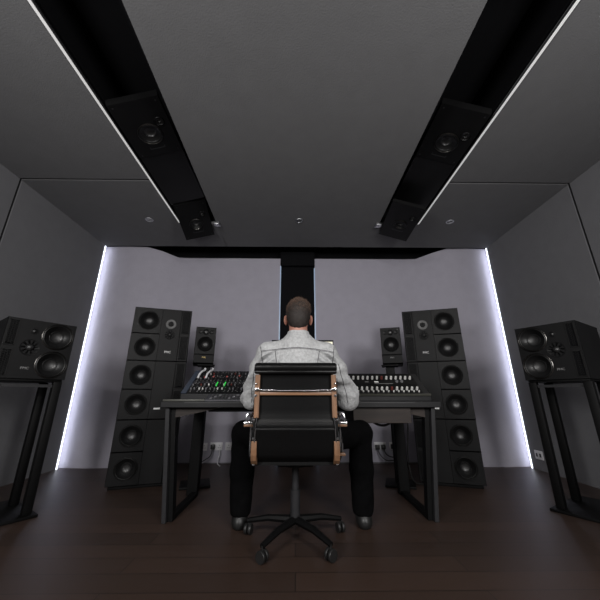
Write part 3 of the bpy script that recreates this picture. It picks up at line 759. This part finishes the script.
for s in (-1, 1):
    x0, x1 = sorted((s*0.202, s*0.229))
    up = [(ly(1.690), 0.885), (ly(1.692), 0.80), (ly(1.690), 0.72), (ly(1.688), 0.655)]
    b = MB(); b.ribbon(up, (x0, x1), 0.03); b.build('side_rail', M['oak'], ch, smooth=False, bevel=0.003)
    x0, x1 = sorted((s*0.206, s*0.236))
    low = [(ly(1.686), 0.54), (ly(1.684), 0.50), (ly(1.687), 0.475), (ly(1.697), 0.452), (ly(1.715), 0.437), (ly(1.75), 0.425), (ly(1.9), 0.412), (ly(2.12), 0.418), (ly(2.17), 0.41)]
    b = MB(); b.ribbon(low, (x0, x1), 0.026); b.build('seat_rail', M['oak'], ch, smooth=False, bevel=0.003)
    b = MB(); b.box(s*0.222-0.011, s*0.222+0.011, ly(1.680), ly(1.705), 0.53, 0.665, bev=0.003); b.build('arm_bracket', M['steel'], ch)
    b = MB()
    for dx in (-0.013, 0.012): b.tube([(s*0.224+dx, ly(1.675), 0.66), (s*0.228+dx, ly(1.672), 0.60), (s*0.230+dx, ly(1.674), 0.535)], 0.0032, 8)
    for z in (0.645, 0.552): b.lathe([(0, 0), (0.008, 0), (0.007, 0.007), (0, 0.008)], '-y', 12, Matrix.Translation((s*0.225, ly(1.678), z)))
    b.build('chrome_rods', M['chrome'], ch)
    # armrest: chrome topped tan pad with a looped bracket
    xa0, xa1 = sorted((s*0.236, s*0.290))
    b = MB(); b.box(xa0, xa1, ly(1.735), ly(2.06), 0.606, 0.619, bev=0.003); ar = b.build('armrest', M['oakx'], ch)
    b = MB(); b.box(xa0-0.002, xa1+0.002, ly(1.733), ly(2.06), 0.619, 0.631, bev=0.003); b.build('chrome_plate', M['chrome'], ar)
    b = MB()
    loop = [(s*0.245, ly(1.75), 0.628), (s*0.250, ly(1.75), 0.650), (s*0.262, ly(1.752), 0.672), (s*0.272, ly(1.752), 0.672), (s*0.280, ly(1.75), 0.652), (s*0.280, ly(1.75), 0.628)]
    b.tube([tuple(v) for v in spline([Vector(p) for p in loop], 4)], 0.005, 8)
    b.tube([(s*0.236, ly(1.70), 0.68), (s*0.245, ly(1.72), 0.66), (s*0.262, ly(1.75), 0.672)], 0.006, 8)
    b.build('arm_loop', M['chrome'], ar)
    b = MB(); b.tube([tuple(v) for v in spline([Vector((s*0.225, ly(1.72), 0.425)), Vector((s*0.262, ly(1.85), 0.45)), Vector((s*0.266, ly(1.90), 0.55)), Vector((s*0.264, ly(1.90), 0.606))], 5)], 0.009, 8)
    b.build('arm_post', M['chrome'], ar)
# right hand tilt lever below the right armrest
b = MB(); b.tube([(0.252, ly(1.75), 0.606), (0.256, ly(1.75), 0.54), (0.258, ly(1.75), 0.472)], 0.0045, 8); b.tube([(0.236, ly(1.75), 0.606), (0.243, ly(1.75), 0.55), (0.250, ly(1.75), 0.48)], 0.0035, 8)
b.tube([(0.258, ly(1.75), 0.52), (0.258, ly(1.75), 0.475)], 0.0075, 10)
lv = b.build('tilt_lever', M['chrome'], ch)
b = MB(); b.box(0.236, 0.275, ly(1.735), ly(1.78), 0.458, 0.472, bev=0.003); b.build('lever_pad', M['oakx'], lv)
# cross bars
b = MB(); b.box(-0.206, 0.206, ly(1.683), ly(1.697), 0.774, 0.793, bev=0.002); b.build('cross_bar', M['oakx'], ch)
b = MB(); b.tube([(-0.222, ly(1.672), 0.808), (-0.18, ly(1.670), 0.801), (-0.09, ly(1.668), 0.799), (0, ly(1.668), 0.7985), (0.09, ly(1.668), 0.799), (0.18, ly(1.670), 0.801), (0.222, ly(1.672), 0.808)], 0.0042, 10)
for s in (-1, 1):
    b.box(s*0.217-0.011, s*0.217+0.011, ly(1.664), ly(1.68), 0.795, 0.815, bev=0.004)
    b.lathe([(0, 0), (0.008, 0), (0.007, 0.006), (0, 0.007)], '-y', 12, Matrix.Translation((s*0.221, ly(1.676), 0.772)))
    b.lathe([(0, 0), (0.006, 0), (0.005, 0.005), (0, 0.006)], '-y', 12, Matrix.Translation((s*0.221, ly(1.676), 0.835)))
b.build('chrome_tie_rod', M['chrome'], ch)
# swivel base
b = MB(); b.lathe([(0.028, 0.09), (0.028, 0.25), (0.02, 0.25), (0.02, 0.37), (0.07, 0.375), (0.07, 0.395)], n=20, mtx=Matrix.Translation((0, 0.03, 0))); b.build('gas_column', M['dsteel'], ch)
b = MB(); b.box(-0.215, 0.215, 0.0, 0.06, 0.392, 0.404); b.box(-0.10, 0.10, -0.08, 0.14, 0.39, 0.405); b.build('seat_spider', M['steel'], ch, smooth=False)
for k in range(5):
    t = 2*PI*k/5+0.35; u = Vector((math.cos(t), math.sin(t), 0)); c0 = Vector((0, 0.03, 0))
    b = MB(); b.tube([tuple(c0+u*0.02+Vector((0, 0, .10))), tuple(c0+u*0.16+Vector((0, 0, .095))), tuple(c0+u*0.29+Vector((0, 0, .07)))], [0.022, 0.018, 0.013], 8); lg = b.build('base_leg', M['steel'], ch)
    e = c0+u*0.285
    b = MB()
    for s in (-1, 1): b.lathe([(0, -0.008), (0.026, -0.008), (0.028, -0.005), (0.028, 0.005), (0.026, 0.008), (0, 0.008)], 'x', 18, Matrix.Translation((e.x, e.y, 0.028)) @ Matrix.Rotation(t, 4, 'Z') @ Matrix.Translation((s*0.013, 0, 0)))
    b.tube([(e.x, e.y, 0.03), (e.x, e.y, 0.075)], 0.006, 8)
    b.build('caster', M['plug'], lg)

# ------------------------------------------------------------------ person (distance fields turned into meshes)
class Field:
    def __init__(s, lo, hi, h):
        s.h = h; s.lo = np.array(lo, float); s.n = np.ceil((np.array(hi)-s.lo)/h).astype(int)+1
        s.F = np.full(s.n, 1.0, np.float32)
    def _sub(s, lo, hi):
        a = np.clip(np.floor((np.array(lo)-s.lo)/s.h).astype(int), 0, s.n-1); c = np.clip(np.ceil((np.array(hi)-s.lo)/s.h).astype(int)+1, 1, s.n)
        sl = tuple(slice(int(i), int(j)) for i, j in zip(a, c))
        g = [s.lo[i]+s.h*np.arange(a[i], c[i]) for i in range(3)]
        X, Y, Z = np.meshgrid(*g, indexing='ij', sparse=True)
        return sl, X, Y, Z
    def merge(s, sl, d, k):
        a = s.F[sl]
        if k > 0:
            h = np.clip(0.5+0.5*(d-a)/k, 0, 1); r = d*(1-h)+a*h - k*h*(1-h)
            far = a > 0.5
            r = np.where(far, d, r)
        else: r = np.minimum(a, d)
        s.F[sl] = r
    def cone(s, p, q, r1, r2, k=0.02, m=0.06):
        p = np.array(p, float); q = np.array(q, float); R = max(r1, r2)+m+k
        sl, X, Y, Z = s._sub(np.minimum(p, q)-R, np.maximum(p, q)+R)
        d = q-p; L2 = max(d@d, 1e-9)
        t = np.clip(((X-p[0])*d[0]+(Y-p[1])*d[1]+(Z-p[2])*d[2])/L2, 0, 1)
        D = np.sqrt((X-p[0]-t*d[0])**2+(Y-p[1]-t*d[1])**2+(Z-p[2]-t*d[2])**2)-(r1+(r2-r1)*t)
        s.merge(sl, D, k); return s
    def chain(s, pts, k=0.02):
        for (p, r), (q, r2) in zip(pts, pts[1:]): s.cone(p, q, r, r2, k)
        return s
    def ell(s, c, rad, k=0.02, rot=None, m=0.06):
        c = np.array(c, float); R = max(rad)+m+k
        sl, X, Y, Z = s._sub(c-R, c+R)
        X, Y, Z = X-c[0], Y-c[1], Z-c[2]
        if rot is not None:
            A = np.array(rot)
            X, Y, Z = A[0,0]*X+A[1,0]*Y+A[2,0]*Z, A[0,1]*X+A[1,1]*Y+A[2,1]*Z, A[0,2]*X+A[1,2]*Y+A[2,2]*Z
        k0 = np.sqrt((X/rad[0])**2+(Y/rad[1])**2+(Z/rad[2])**2); k1 = np.sqrt((X/rad[0]**2)**2+(Y/rad[1]**2)**2+(Z/rad[2]**2)**2)
        s.merge(sl, k0*(k0-1)/np.maximum(k1, 1e-6), k); return s
    def cut(s, fn):
        sl, X, Y, Z = s._sub(s.lo, s.lo+s.n*s.h); s.F = np.maximum(s.F, fn(X, Y, Z)).astype(np.float32); return s
    def add(s, fn):
        sl, X, Y, Z = s._sub(s.lo, s.lo+s.n*s.h); s.F = (s.F+fn(X, Y, Z)).astype(np.float32); return s
    def mesh(s, name, m, parent=None, sm=2):
        F = s.F; neg = F < 0; n = F.shape
        cnt = np.zeros((n[0]-1, n[1]-1, n[2]-1), np.int16); acc = np.zeros((n[0]-1, n[1]-1, n[2]-1, 3), np.float32)
        corners = [(i, j, k) for i in (0, 1) for j in (0, 1) for k in (0, 1)]
        def sub(A, c): return A[c[0]:n[0]-1+c[0], c[1]:n[1]-1+c[1], c[2]:n[2]-1+c[2]]
        for c in corners:
            for ax in range(3):
                if c[ax]: continue
                e = list(c); e[ax] = 1
                a = sub(F, c); bb = sub(F, e); x = sub(neg, c) != sub(neg, e)
                t = np.where(x, a/np.where(x, a-bb, 1), 0)
                cnt += x
                for q in range(3):
                    acc[..., q] += np.where(x, (t if q == ax else c[q]), 0)
        act = cnt > 0; idx = np.full(cnt.shape, -1, np.int64); ii = np.argwhere(act); idx[act] = np.arange(len(ii))
        V = (ii+acc[act]/cnt[act][:, None])*s.h+s.lo
        quads = []
        for ax in range(3):
            o = [0, 0, 0]; o[ax] = 1
            A = neg[:n[0]-o[0], :n[1]-o[1], :n[2]-o[2]]; B = neg[o[0]:, o[1]:, o[2]:]
            e = np.argwhere(A != B); u, v = (ax+1) % 3, (ax+2) % 3
            ok = (e[:, u] > 0) & (e[:, v] > 0) & (e[:, u] < n[u]-1) & (e[:, v] < n[v]-1); e = e[ok]
            inside = A[tuple(e.T)]
            def at(du, dv):
                w = e.copy(); w[:, u] -= du; w[:, v] -= dv; return idx[tuple(w.T)]
            q = np.stack([at(1, 1), at(0, 1), at(0, 0), at(1, 0)], 1)
            q[~inside] = q[~inside][:, ::-1]; quads.append(q)
        Q = np.concatenate(quads); Q = Q[(Q >= 0).all(1)]
        me = bpy.data.meshes.new(name); me.from_pydata(V.tolist(), [], Q.tolist()); me.update()
        if sm:
            bm = bmesh.new(); bm.from_mesh(me)
            for _ in range(sm): bmesh.ops.smooth_vert(bm, verts=bm.verts[:], factor=0.5, use_axis_x=True, use_axis_y=True, use_axis_z=True)
            bm.to_mesh(me); bm.free()
        me.polygons.foreach_set('use_smooth', [True]*len(me.polygons))
        o = bpy.data.objects.new(name, me); COL.objects.link(o); me.materials.append(m); o.parent = parent
        return o
def vnoise(X, Y, Z, sc, seed=0):
    r = np.random.default_rng(seed); out = 0
    for _ in range(5):
        w = r.normal(size=3)*sc; ph = r.uniform(0, 6.28); out = out+np.sin(w[0]*X+w[1]*Y+w[2]*Z+ph)
    return out/5
CXP = 0.008
SHL, SHR = (-0.181, 1.885, 1.043), (0.194, 1.885, 1.040)
ELL, ELR = (-0.276, 1.955, 0.772), (0.330, 1.965, 0.768)
WRL, WRR = (-0.235, 2.135, 0.828), (0.275, 2.125, 0.806)
HPL, HPR = (-0.09, 1.90, 0.545), (0.10, 1.90, 0.545)
KNL, KNR = (-0.35, 2.15, 0.545), (0.435, 2.15, 0.545)
ANL, ANR = (-0.345, 2.15, 0.10), (0.425, 2.15, 0.10)
HC = np.array([0.013, 1.892, 1.292])     # head centre
f = Field((-0.50, 1.68, 0.0), (0.56, 2.60, 1.43), 0.0065)
# torso and neck
f.ell((CXP, 1.885, 0.57), (0.155, 0.105, 0.10), 0.03)
f.ell((CXP, 1.88, 0.74), (0.135, 0.095, 0.15), 0.05)
f.ell((CXP, 1.88, 0.95), (0.150, 0.10, 0.155), 0.05)
f.cone((SHL[0]+.03, SHL[1], SHL[2]-0.01), (SHR[0]-.03, SHR[1], SHR[2]-0.01), 0.046, 0.046, 0.04)
f.cone((HC[0], 1.865, 1.03), (HC[0], 1.882, 1.235), 0.064, 0.058, 0.04)
# head, jaw, face
f.ell((HC[0], 1.892, 1.302), (0.076, 0.094, 0.096), 0.02)
f.ell((HC[0], 1.935, 1.235), (0.058, 0.062, 0.068), 0.03)
f.cone((HC[0], 1.985, 1.282), (HC[0], 2.004, 1.252), 0.009, 0.0155, 0.008)          # nose
f.ell((HC[0], 1.978, 1.300), (0.05, 0.012, 0.010), 0.012)                            # brow
f.ell((HC[0], 1.985, 1.222), (0.026, 0.012, 0.009), 0.010); f.ell((HC[0], 1.984, 1.209), (0.022, 0.011, 0.008), 0.008)  # lips
f.ell((HC[0], 1.984, 1.182), (0.022, 0.016, 0.014), 0.015)                           # chin
for s, ex in ((-1, 0.0), (1, 0.0)):
    a = s*0.45
    rot = ((math.cos(a), -math.sin(a), 0), (math.sin(a), math.cos(a), 0), (0, 0, 1))
    f.ell((HC[0]+s*0.084, 1.893, 1.262), (0.009, 0.021, 0.033), 0.008, rot)
    f.ell((HC[0]+s*0.081, 1.898, 1.236), (0.007, 0.012, 0.014), 0.008)
# arms
for SH, EL, WR_, s in ((SHL, ELL, WRL, -1), (SHR, ELR, WRR, 1)):
    f.chain([(SH, 0.046), ((np.array(SH)*.5+np.array(EL)*.5), 0.038), (EL, 0.033)], 0.03)
    f.chain([(EL, 0.033), ((np.array(EL)*.65+np.array(WR_)*.35), 0.034), (WR_, 0.026)], 0.02)
    w = np.array(WR_); d = np.array([-s*0.10, 1.0, -0.10]); d /= np.linalg.norm(d); side = np.array([d[1], -d[0], 0]); side /= np.linalg.norm(side)
    pc = w+d*0.05
    f.cone(w+d*0.02, pc+d*0.035, 0.024, 0.021, 0.015)
    for i, (off, ln) in enumerate(((-0.030, 0.060), (-0.010, 0.074), (0.010, 0.080), (0.030, 0.070))):
        b0 = w+d*0.055+side*off*0.7; k1 = w+d*0.095+side*off+np.array([0, 0, 0.004]); 
        k2 = k1+d*ln*0.5+np.array([0, 0, -0.006]); k3 = k2+d*ln*0.36+np.array([0, 0, -0.018])
        f.chain([(b0, 0.013), (k1, 0.0105), (k2, 0.009), (k3, 0.0080)], 0.006)
    th0 = w+d*0.03-side*s*0.018*(-1)*(-1); t1 = th0-side*s*0.030+d*0.030; t2 = t1-side*s*0.008+d*0.032+np.array([0, 0, -0.008])
    f.chain([(th0, 0.015), (t1, 0.0115), (t2, 0.009)], 0.008)
# legs and feet
for HP, KN, AN in ((HPL, KNL, ANL), (HPR, KNR, ANR)):
    f.chain([(HP, 0.085), (KN, 0.055)], 0.03); f.chain([(KN, 0.052), ((AN[0], AN[1]-0.012, 0.33), 0.05), (AN, 0.036)], 0.02)
    f.cone((AN[0], AN[1]-0.02, 0.05), (AN[0]+0.02*np.sign(AN[0]), AN[1]+0.17, 0.035), 0.030, 0.024, 0.02)
person = f.mesh('person', M['skin'])
tag(person, 'seated man seen from behind in a pale grey denim jacket, with short brown hair', 'person')
person.location = (0, 0.03, -0.012)
# eyes
for s in (-1, 1):
    b = MB(); b.lathe([(0.0115*math.sin(t), -0.0115*math.cos(t)) for t in [i*PI/10 for i in range(11)]], n=16, cap=False)
    b.build('eye', M['eye'], person, (HC[0]+s*0.031, 1.973, 1.285))
    b = MB(); b.lathe([(0.0055, 0.0), (0.004, 0.0012), (0, 0.0016)], '-y', 14, Matrix.Rotation(PI, 4, 'Z'), cap=False); b.build('iris', M['hair'], person, (HC[0]+s*0.031, 1.9838, 1.285))
    b = MB(); b.tube([(HC[0]+s*0.014, 1.989, 1.302), (HC[0]+s*0.032, 1.987, 1.307), (HC[0]+s*0.050, 1.974, 1.301)], [0.003, 0.0045, 0.002], 6); b.build('eyebrow', M['hair'], person)
b = MB(); b.tube([(HC[0]-0.024, 1.986, 1.2155), (HC[0]-0.012, 1.9945, 1.217), (HC[0], 1.997, 1.216), (HC[0]+0.012, 1.9945, 1.217), (HC[0]+0.024, 1.986, 1.2155)], [0.002, 0.005, 0.0055, 0.005, 0.002], 8)
b.build('lips', mat('lip skin', (0.36, 0.12, 0.10), rough=0.45, noise=0.06), person)
# hair
f = Field((HC[0]-0.12, 1.76, 1.16), (HC[0]+0.12, 2.03, 1.44), 0.0034)
f.ell((HC[0], 1.890, 1.303), (0.0815, 0.099, 0.101), 0.0)
f.ell((HC[0], 1.850, 1.255), (0.066, 0.058, 0.075), 0.03)
f.ell((HC[0]+0.006, 1.905, 1.335), (0.074, 0.092, 0.071), 0.02)
f.cut(lambda X, Y, Z: (1.200-Z)+0.006*vnoise(X, Y, Z*0.3, 260, 9)+0.022*((X-HC[0])/0.055)**2*(Y < 1.90)-0.008+np.maximum(0, (Y-1.855))*2.2*(Y < 1.93) + np.where(Y >= 1.93, (Y-1.93)*1.05+0.165, 0))
f.cut(lambda X, Y, Z: 0.030-np.sqrt((np.abs(X-HC[0])-0.088)**2+((Y-1.897))**2+((Z-1.25)*0.62)**2))
f.add(lambda X, Y, Z: 0.0028*vnoise(X, Y, Z, 150, 3)*np.clip((Z-1.24)/0.08, 0.15, 1)+0.0024*vnoise(X*1.0, Y, Z*0.5, 320, 4)*np.clip((Z-1.24)/0.08, 0.1, 1)+0.003*vnoise(X, Y, Z, 60, 5)*np.clip((Z-1.28)/0.08, 0, 1))
hair = f.mesh('hair', M['hair'], person, 0)
# loose strands on the crown
tree = BVHTree.FromObject(hair, bpy.context.evaluated_depsgraph_get())
b = MB(); b2 = MB(); r0 = random.Random(5)
for i in range(3000):
    th = r0.uniform(0, 2*PI); cz = r0.uniform(-0.85, 1)
    dv = Vector((math.cos(th)*math.sqrt(1-cz*cz), math.sin(th)*math.sqrt(1-cz*cz), cz))
    h = tree.ray_cast(Vector(HC)+Vector((0, 0, 0.02))+dv*0.3, -dv)
    if h[0] is None or h[0].z < 1.222 + 0.11*(h[0].y > 1.95): continue
    low = h[0].z < 1.30 + r0.gauss(0, 0.012)
    nrm = h[1]; fl = (Vector((r0.gauss(0, .45), 0.45+r0.gauss(0, .5), 0.25-0.5*(1-cz)+r0.gauss(0, .4))))
    fl = (fl-nrm*fl.dot(nrm)*0.9).normalized(); ln = r0.uniform(0.010, 0.022)*(0.30+0.9*max(0, cz))
    p0 = h[0]-nrm*0.001; p1 = p0+fl*ln*0.5+nrm*0.0035*max(.15, .4+cz); p2 = p0+fl*ln+nrm*0.003*max(.12, .4+cz)
    (b2 if low else b).tube([p0, p1, p2], [0.0011, 0.0009, 0.0003], 4)
b.build('hair_strands', M['hairtop'], hair, smooth=False)
b2.build('hair_strands', M['hair'], hair, smooth=False)

# jacket
f = Field((-0.47, 1.66, 0.50), (0.50, 2.32, 1.24), 0.0065)
f.ell((CXP, 1.885, 0.66), (0.172, 0.122, 0.15), 0.03)
f.ell((CXP, 1.88, 0.80), (0.172, 0.120, 0.17), 0.05)
f.ell((CXP, 1.878, 0.955), (0.178, 0.124, 0.150), 0.05)
f.cone((SHL[0]+.015, 1.878, SHL[2]), (HC[0], 1.872, 1.062), 0.064, 0.092, 0.045)
f.cone((SHR[0]-.015, 1.878, SHR[2]), (HC[0], 1.872, 1.062), 0.064, 0.092, 0.045)
f.cone((HC[0], 1.868, 1.05), (HC[0], 1.876, 1.130), 0.095, 0.070, 0.045)
for s, SH, EL, WR_ in ((-1, SHL, ELL, WRL), (1, SHR, ELR, WRR)):
    SHa = np.array(SH); E = np.array(EL); Wp = np.array(WR_)
    f.chain([(SHa+(s*0.002, 0, -0.004), 0.067), (SHa*.6+E*.4+(s*0.010, 0, 0.01), 0.060), (E+(0, 0, 0.02), 0.056), (E+(0, 0.0, -0.012), 0.057)], 0.035)
    f.chain([(E+(0, 0, -0.006), 0.057), (E*.5+Wp*.5+(0, 0, -0.008), 0.055), (Wp+(0, -0.02, 0), 0.041)], 0.03)
# hollow the neck opening, trim hem
f.cut(lambda X, Y, Z: Z-(1.165-0.28*np.maximum(0, Y-1.87)))
f.cut(lambda X, Y, Z: 0.555-Z)
# folds: around elbows, upper sleeves, below the yoke
def folds(X, Y, Z):
    ax = np.abs(X-CXP)
    arm = np.clip((ax-0.20)/0.05, 0, 1)
    a = arm*(0.012*np.sin(70*(Z+0.35*np.abs(X)+0.25*Y)+4*np.sin(14*Y+9*X))*np.clip(1-np.abs(Z-0.84)/0.14, 0, 1)
             +0.0075*np.sin(95*(Z*0.55+Y*0.9)+3*np.sin(25*X))*np.clip(1-np.abs(Z-0.745)/0.10, 0, 1))
    pit = np.clip(1-np.sqrt((ax-0.19)**2+(Z-0.98)**2)/0.10, 0, 1)
    c = pit*0.020*np.sin(85*(0.75*ax+Z)+1.5*np.sin(30*Z))
    d = 0.0030*vnoise(X, Y, Z, 22, 11)+0.0018*vnoise(X, Y, Z, 48, 12)
    return a+c+d
f.add(folds)
jacket = f.mesh('denim_jacket', M['denim'], person, 1)
dg = bpy.context.evaluated_depsgraph_get()
jt = BVHTree.FromObject(jacket, dg)
def on_back(x, z):
    h = jt.ray_cast(Vector((x, 1.2, z)), Vector((0, 1, 0)))
    return h[0]
def seam(name, pts, r=0.0023, m=M['thread'], n=24):
    P = []
    for i in range(len(pts)-1):
        for k in range(n):
            t = k/n; q = on_back(pts[i][0]*(1-t)+pts[i+1][0]*t, pts[i][1]*(1-t)+pts[i+1][1]*t)
            if q is not None: P.append(q)
    if len(P) > 2:
        b = MB(); b.tube(P, r, 6); return b.build(name, m, jacket)
seam('yoke_seam', [(-0.215, 1.046), (-0.10, 1.056), (0.01, 1.058), (0.12, 1.054), (0.235, 1.040)])
seam('yoke_seam', [(-0.215, 1.040), (-0.10, 1.050), (0.01, 1.052), (0.12, 1.048), (0.235, 1.034)], 0.0014)
seam('back_seam', [(-0.128, 1.045), (-0.115, 0.95), (-0.095, 0.80)])
seam('back_seam', [(0.142, 1.045), (0.125, 0.95), (0.105, 0.80)])
seam('armhole_seam', [(-0.222, 1.075), (-0.212, 1.03), (-0.208, 0.98), (-0.212, 0.94)])
seam('armhole_seam', [(0.236, 1.075), (0.230, 1.03), (0.226, 0.98), (0.230, 0.94)])
seam('sleeve_seam', [(-0.250, 0.97), (-0.262, 0.90), (-0.272, 0.82), (-0.270, 0.74)])
seam('sleeve_seam', [(0.262, 0.97), (0.280, 0.90), (0.305, 0.82), (0.318, 0.74)])
# front placket with buttons
P = []
for k in range(24):
    h = jt.ray_cast(Vector((0.018, 2.6, 1.10-k*0.022)), Vector((0, -1, 0)))
    if h[0] is not None: P.append(h[0])
b = MB(); b.tube(P, 0.0022, 6); b.build('placket_seam', M['thread'], jacket)
for k in range(2, len(P), 4):
    b = MB(); b.lathe([(0, 0.0), (0.008, 0.0), (0.008, 0.003), (0, 0.004)], '-y', 14, Matrix.Rotation(PI, 4, 'Z')); b.build('button', M['alu'], jacket, tuple(P[k]+Vector((-0.014, 0.001, 0))))
# collar band standing round the neck
b = MB(); N = 40; rows_ = [(0.082, 1.100, 0), (0.077, 1.130, 0), (0.069, 1.165, 0), (0.0665, 1.178, 0), (0.0625, 1.178, 0), (0.0625, 1.100, 0)]
rings = []
for rr, z, _ in rows_:
    rg = []
    for i in range(N):
        t = 2*PI*i/N; fr = max(0, math.sin(t))
        rg.append(b.bm.verts.new((HC[0]+rr*1.04*math.cos(t), 1.884+rr*1.08*math.sin(t), z-0.030*fr+0.0015*math.sin(5*t))))
    rings.append(rg)
for A, B in zip(rings, rings[1:]+rings[:1]):
    for i in range(N): b.bm.faces.new([A[i], A[(i+1) % N], B[(i+1) % N], B[i]])
b.build('collar', M['denim'], jacket)
# cuffs
for s, E, Wp in ((-1, ELL, WRL), (1, ELR, WRR)):
    e = Vector(E); w = Vector(Wp); d = (w-e).normalized()
    b = MB(); b.tube([w-d*0.045, w-d*0.04, w+d*0.012, w+d*0.016], [0.036, 0.043, 0.040, 0.034], 20); b.build('cuff', M['denim'], jacket)
# trousers and shoes
f = Field((-0.50, 1.72, 0.05), (0.60, 2.36, 0.70), 0.008)
f.ell((CXP, 1.89, 0.565), (0.168, 0.118, 0.108), 0.03)
for HP, KN, AN in ((HPL, KNL, ANL), (HPR, KNR, ANR)):
    f.chain([(HP, 0.098), (KN, 0.078)], 0.03); f.chain([(KN, 0.074), ((AN[0], AN[1]-0.012, 0.33), 0.076), ((AN[0], AN[1], 0.105), 0.066)], 0.02)
f.cut(lambda X, Y, Z: 0.075-Z)
f.cut(lambda X, Y, Z: Z-0.655)
f.add(lambda X, Y, Z: 0.004*vnoise(X, Y, Z, 35, 21)*(Z < 0.6))
f.mesh('trousers', M['trouser'], person, 1)
for AN in (ANL, ANR):
    f = Field((AN[0]-0.1, AN[1]-0.12, 0.0), (AN[0]+0.1, AN[1]+0.26, 0.16), 0.005)
    sx = 0.02*np.sign(AN[0])
    f.cone((AN[0], AN[1]-0.03, 0.045), (AN[0]+sx, AN[1]+0.17, 0.038), 0.042, 0.036, 0.02); f.cone((AN[0], AN[1], 0.05), (AN[0], AN[1], 0.10), 0.045, 0.045, 0.03); f.ell((AN[0]+sx*.7, AN[1]+0.12, 0.035), (0.046, 0.07, 0.034), 0.02)
    f.cut(lambda X, Y, Z: 0.013-Z)
    f.mesh('shoe', M['shoe'], person, 1)

# ------------------------------------------------------------------ lights
def area(name, loc, rot, sx, sy, power, col=(1, 1, 1)):
    l = bpy.data.lights.new(name, 'AREA'); l.shape = 'RECTANGLE'; l.size = sx; l.size_y = sy; l.energy = power; l.color = col
    o = bpy.data.objects.new(name, l); COL.objects.link(o); o.location = loc; o.rotation_euler = rot; return o
# unseen rear fixtures, added to light the room from above and behind
for x, p, lab in ((-0.85, 16, 'unseen long lamp added over the left rear of the room'), (0.85, 16, 'unseen long lamp added over the right rear of the room')):
    r = empty('added_ceiling_lamp', (x, -1.3, CZ), 0, lab, 'ceiling lamp', 'added rear lamps')
    b = MB(); b.box(-0.32, 0.32, -0.12, 0.12, -0.05, 0.0, bev=0.004); b.build('housing', M['steel'], r)
    b = MB(); b.box(-0.30, 0.30, -0.10, 0.10, -0.056, -0.05); b.build('diffuser', M['lampglass'], r, smooth=False)
    area('rear ceiling lamp', (x, -1.3, CZ-0.07), (math.radians(38), 0, 0), 0.6, 0.25, 42, (1, 0.97, 0.94))
# studio lamp on a stand behind the camera
area('left softbox', (-1.55, -0.8, 1.65), (math.radians(86), 0, math.radians(-24)), 0.45, 0.7, 46, (1, 0.985, 0.975))
area('right softbox', (1.55, -0.8, 1.65), (math.radians(86), 0, math.radians(24)), 0.45, 0.7, 46, (1, 0.985, 0.975))
for x in (-1.72, 0.03, 1.81):
    l = bpy.data.lights.new('recessed spot', 'SPOT'); l.energy = 6; l.spot_size = math.radians(80); l.spot_blend = 0.7; l.shadow_soft_size = 0.04; l.color = (1, 0.95, 0.9)
    o = bpy.data.objects.new('recessed spot', l); COL.objects.link(o); o.location = (x, 3.05, CZ-0.02)

# ------------------------------------------------------------------ world, camera, view
w = bpy.data.worlds.new('World'); S.world = w; w.use_nodes = True
w.node_tree.nodes['Background'].inputs['Color'].default_value = (0.0, 0.0, 0.0, 1)
w.node_tree.nodes['Background'].inputs['Strength'].default_value = 0.0
cam = bpy.data.cameras.new('camera'); co = bpy.data.objects.new('camera', cam); COL.objects.link(co)
th = math.atan(0.319); F_PX = 298.0
psi = math.atan(4*math.cos(th)/F_PX)
co.location = (0, 0, 0.775)
co.rotation_euler = (PI/2+th, 0, -psi)
cam.sensor_fit = 'HORIZONTAL'; cam.sensor_width = 36; cam.lens = 36*F_PX/600
cam.clip_start = 0.02
S.camera = co
S.view_settings.view_transform = 'Standard'; S.view_settings.look = 'None'
S.view_settings.exposure = 0.0; S.view_settings.gamma = 1; S.view_settings.use_curve_mapping = False
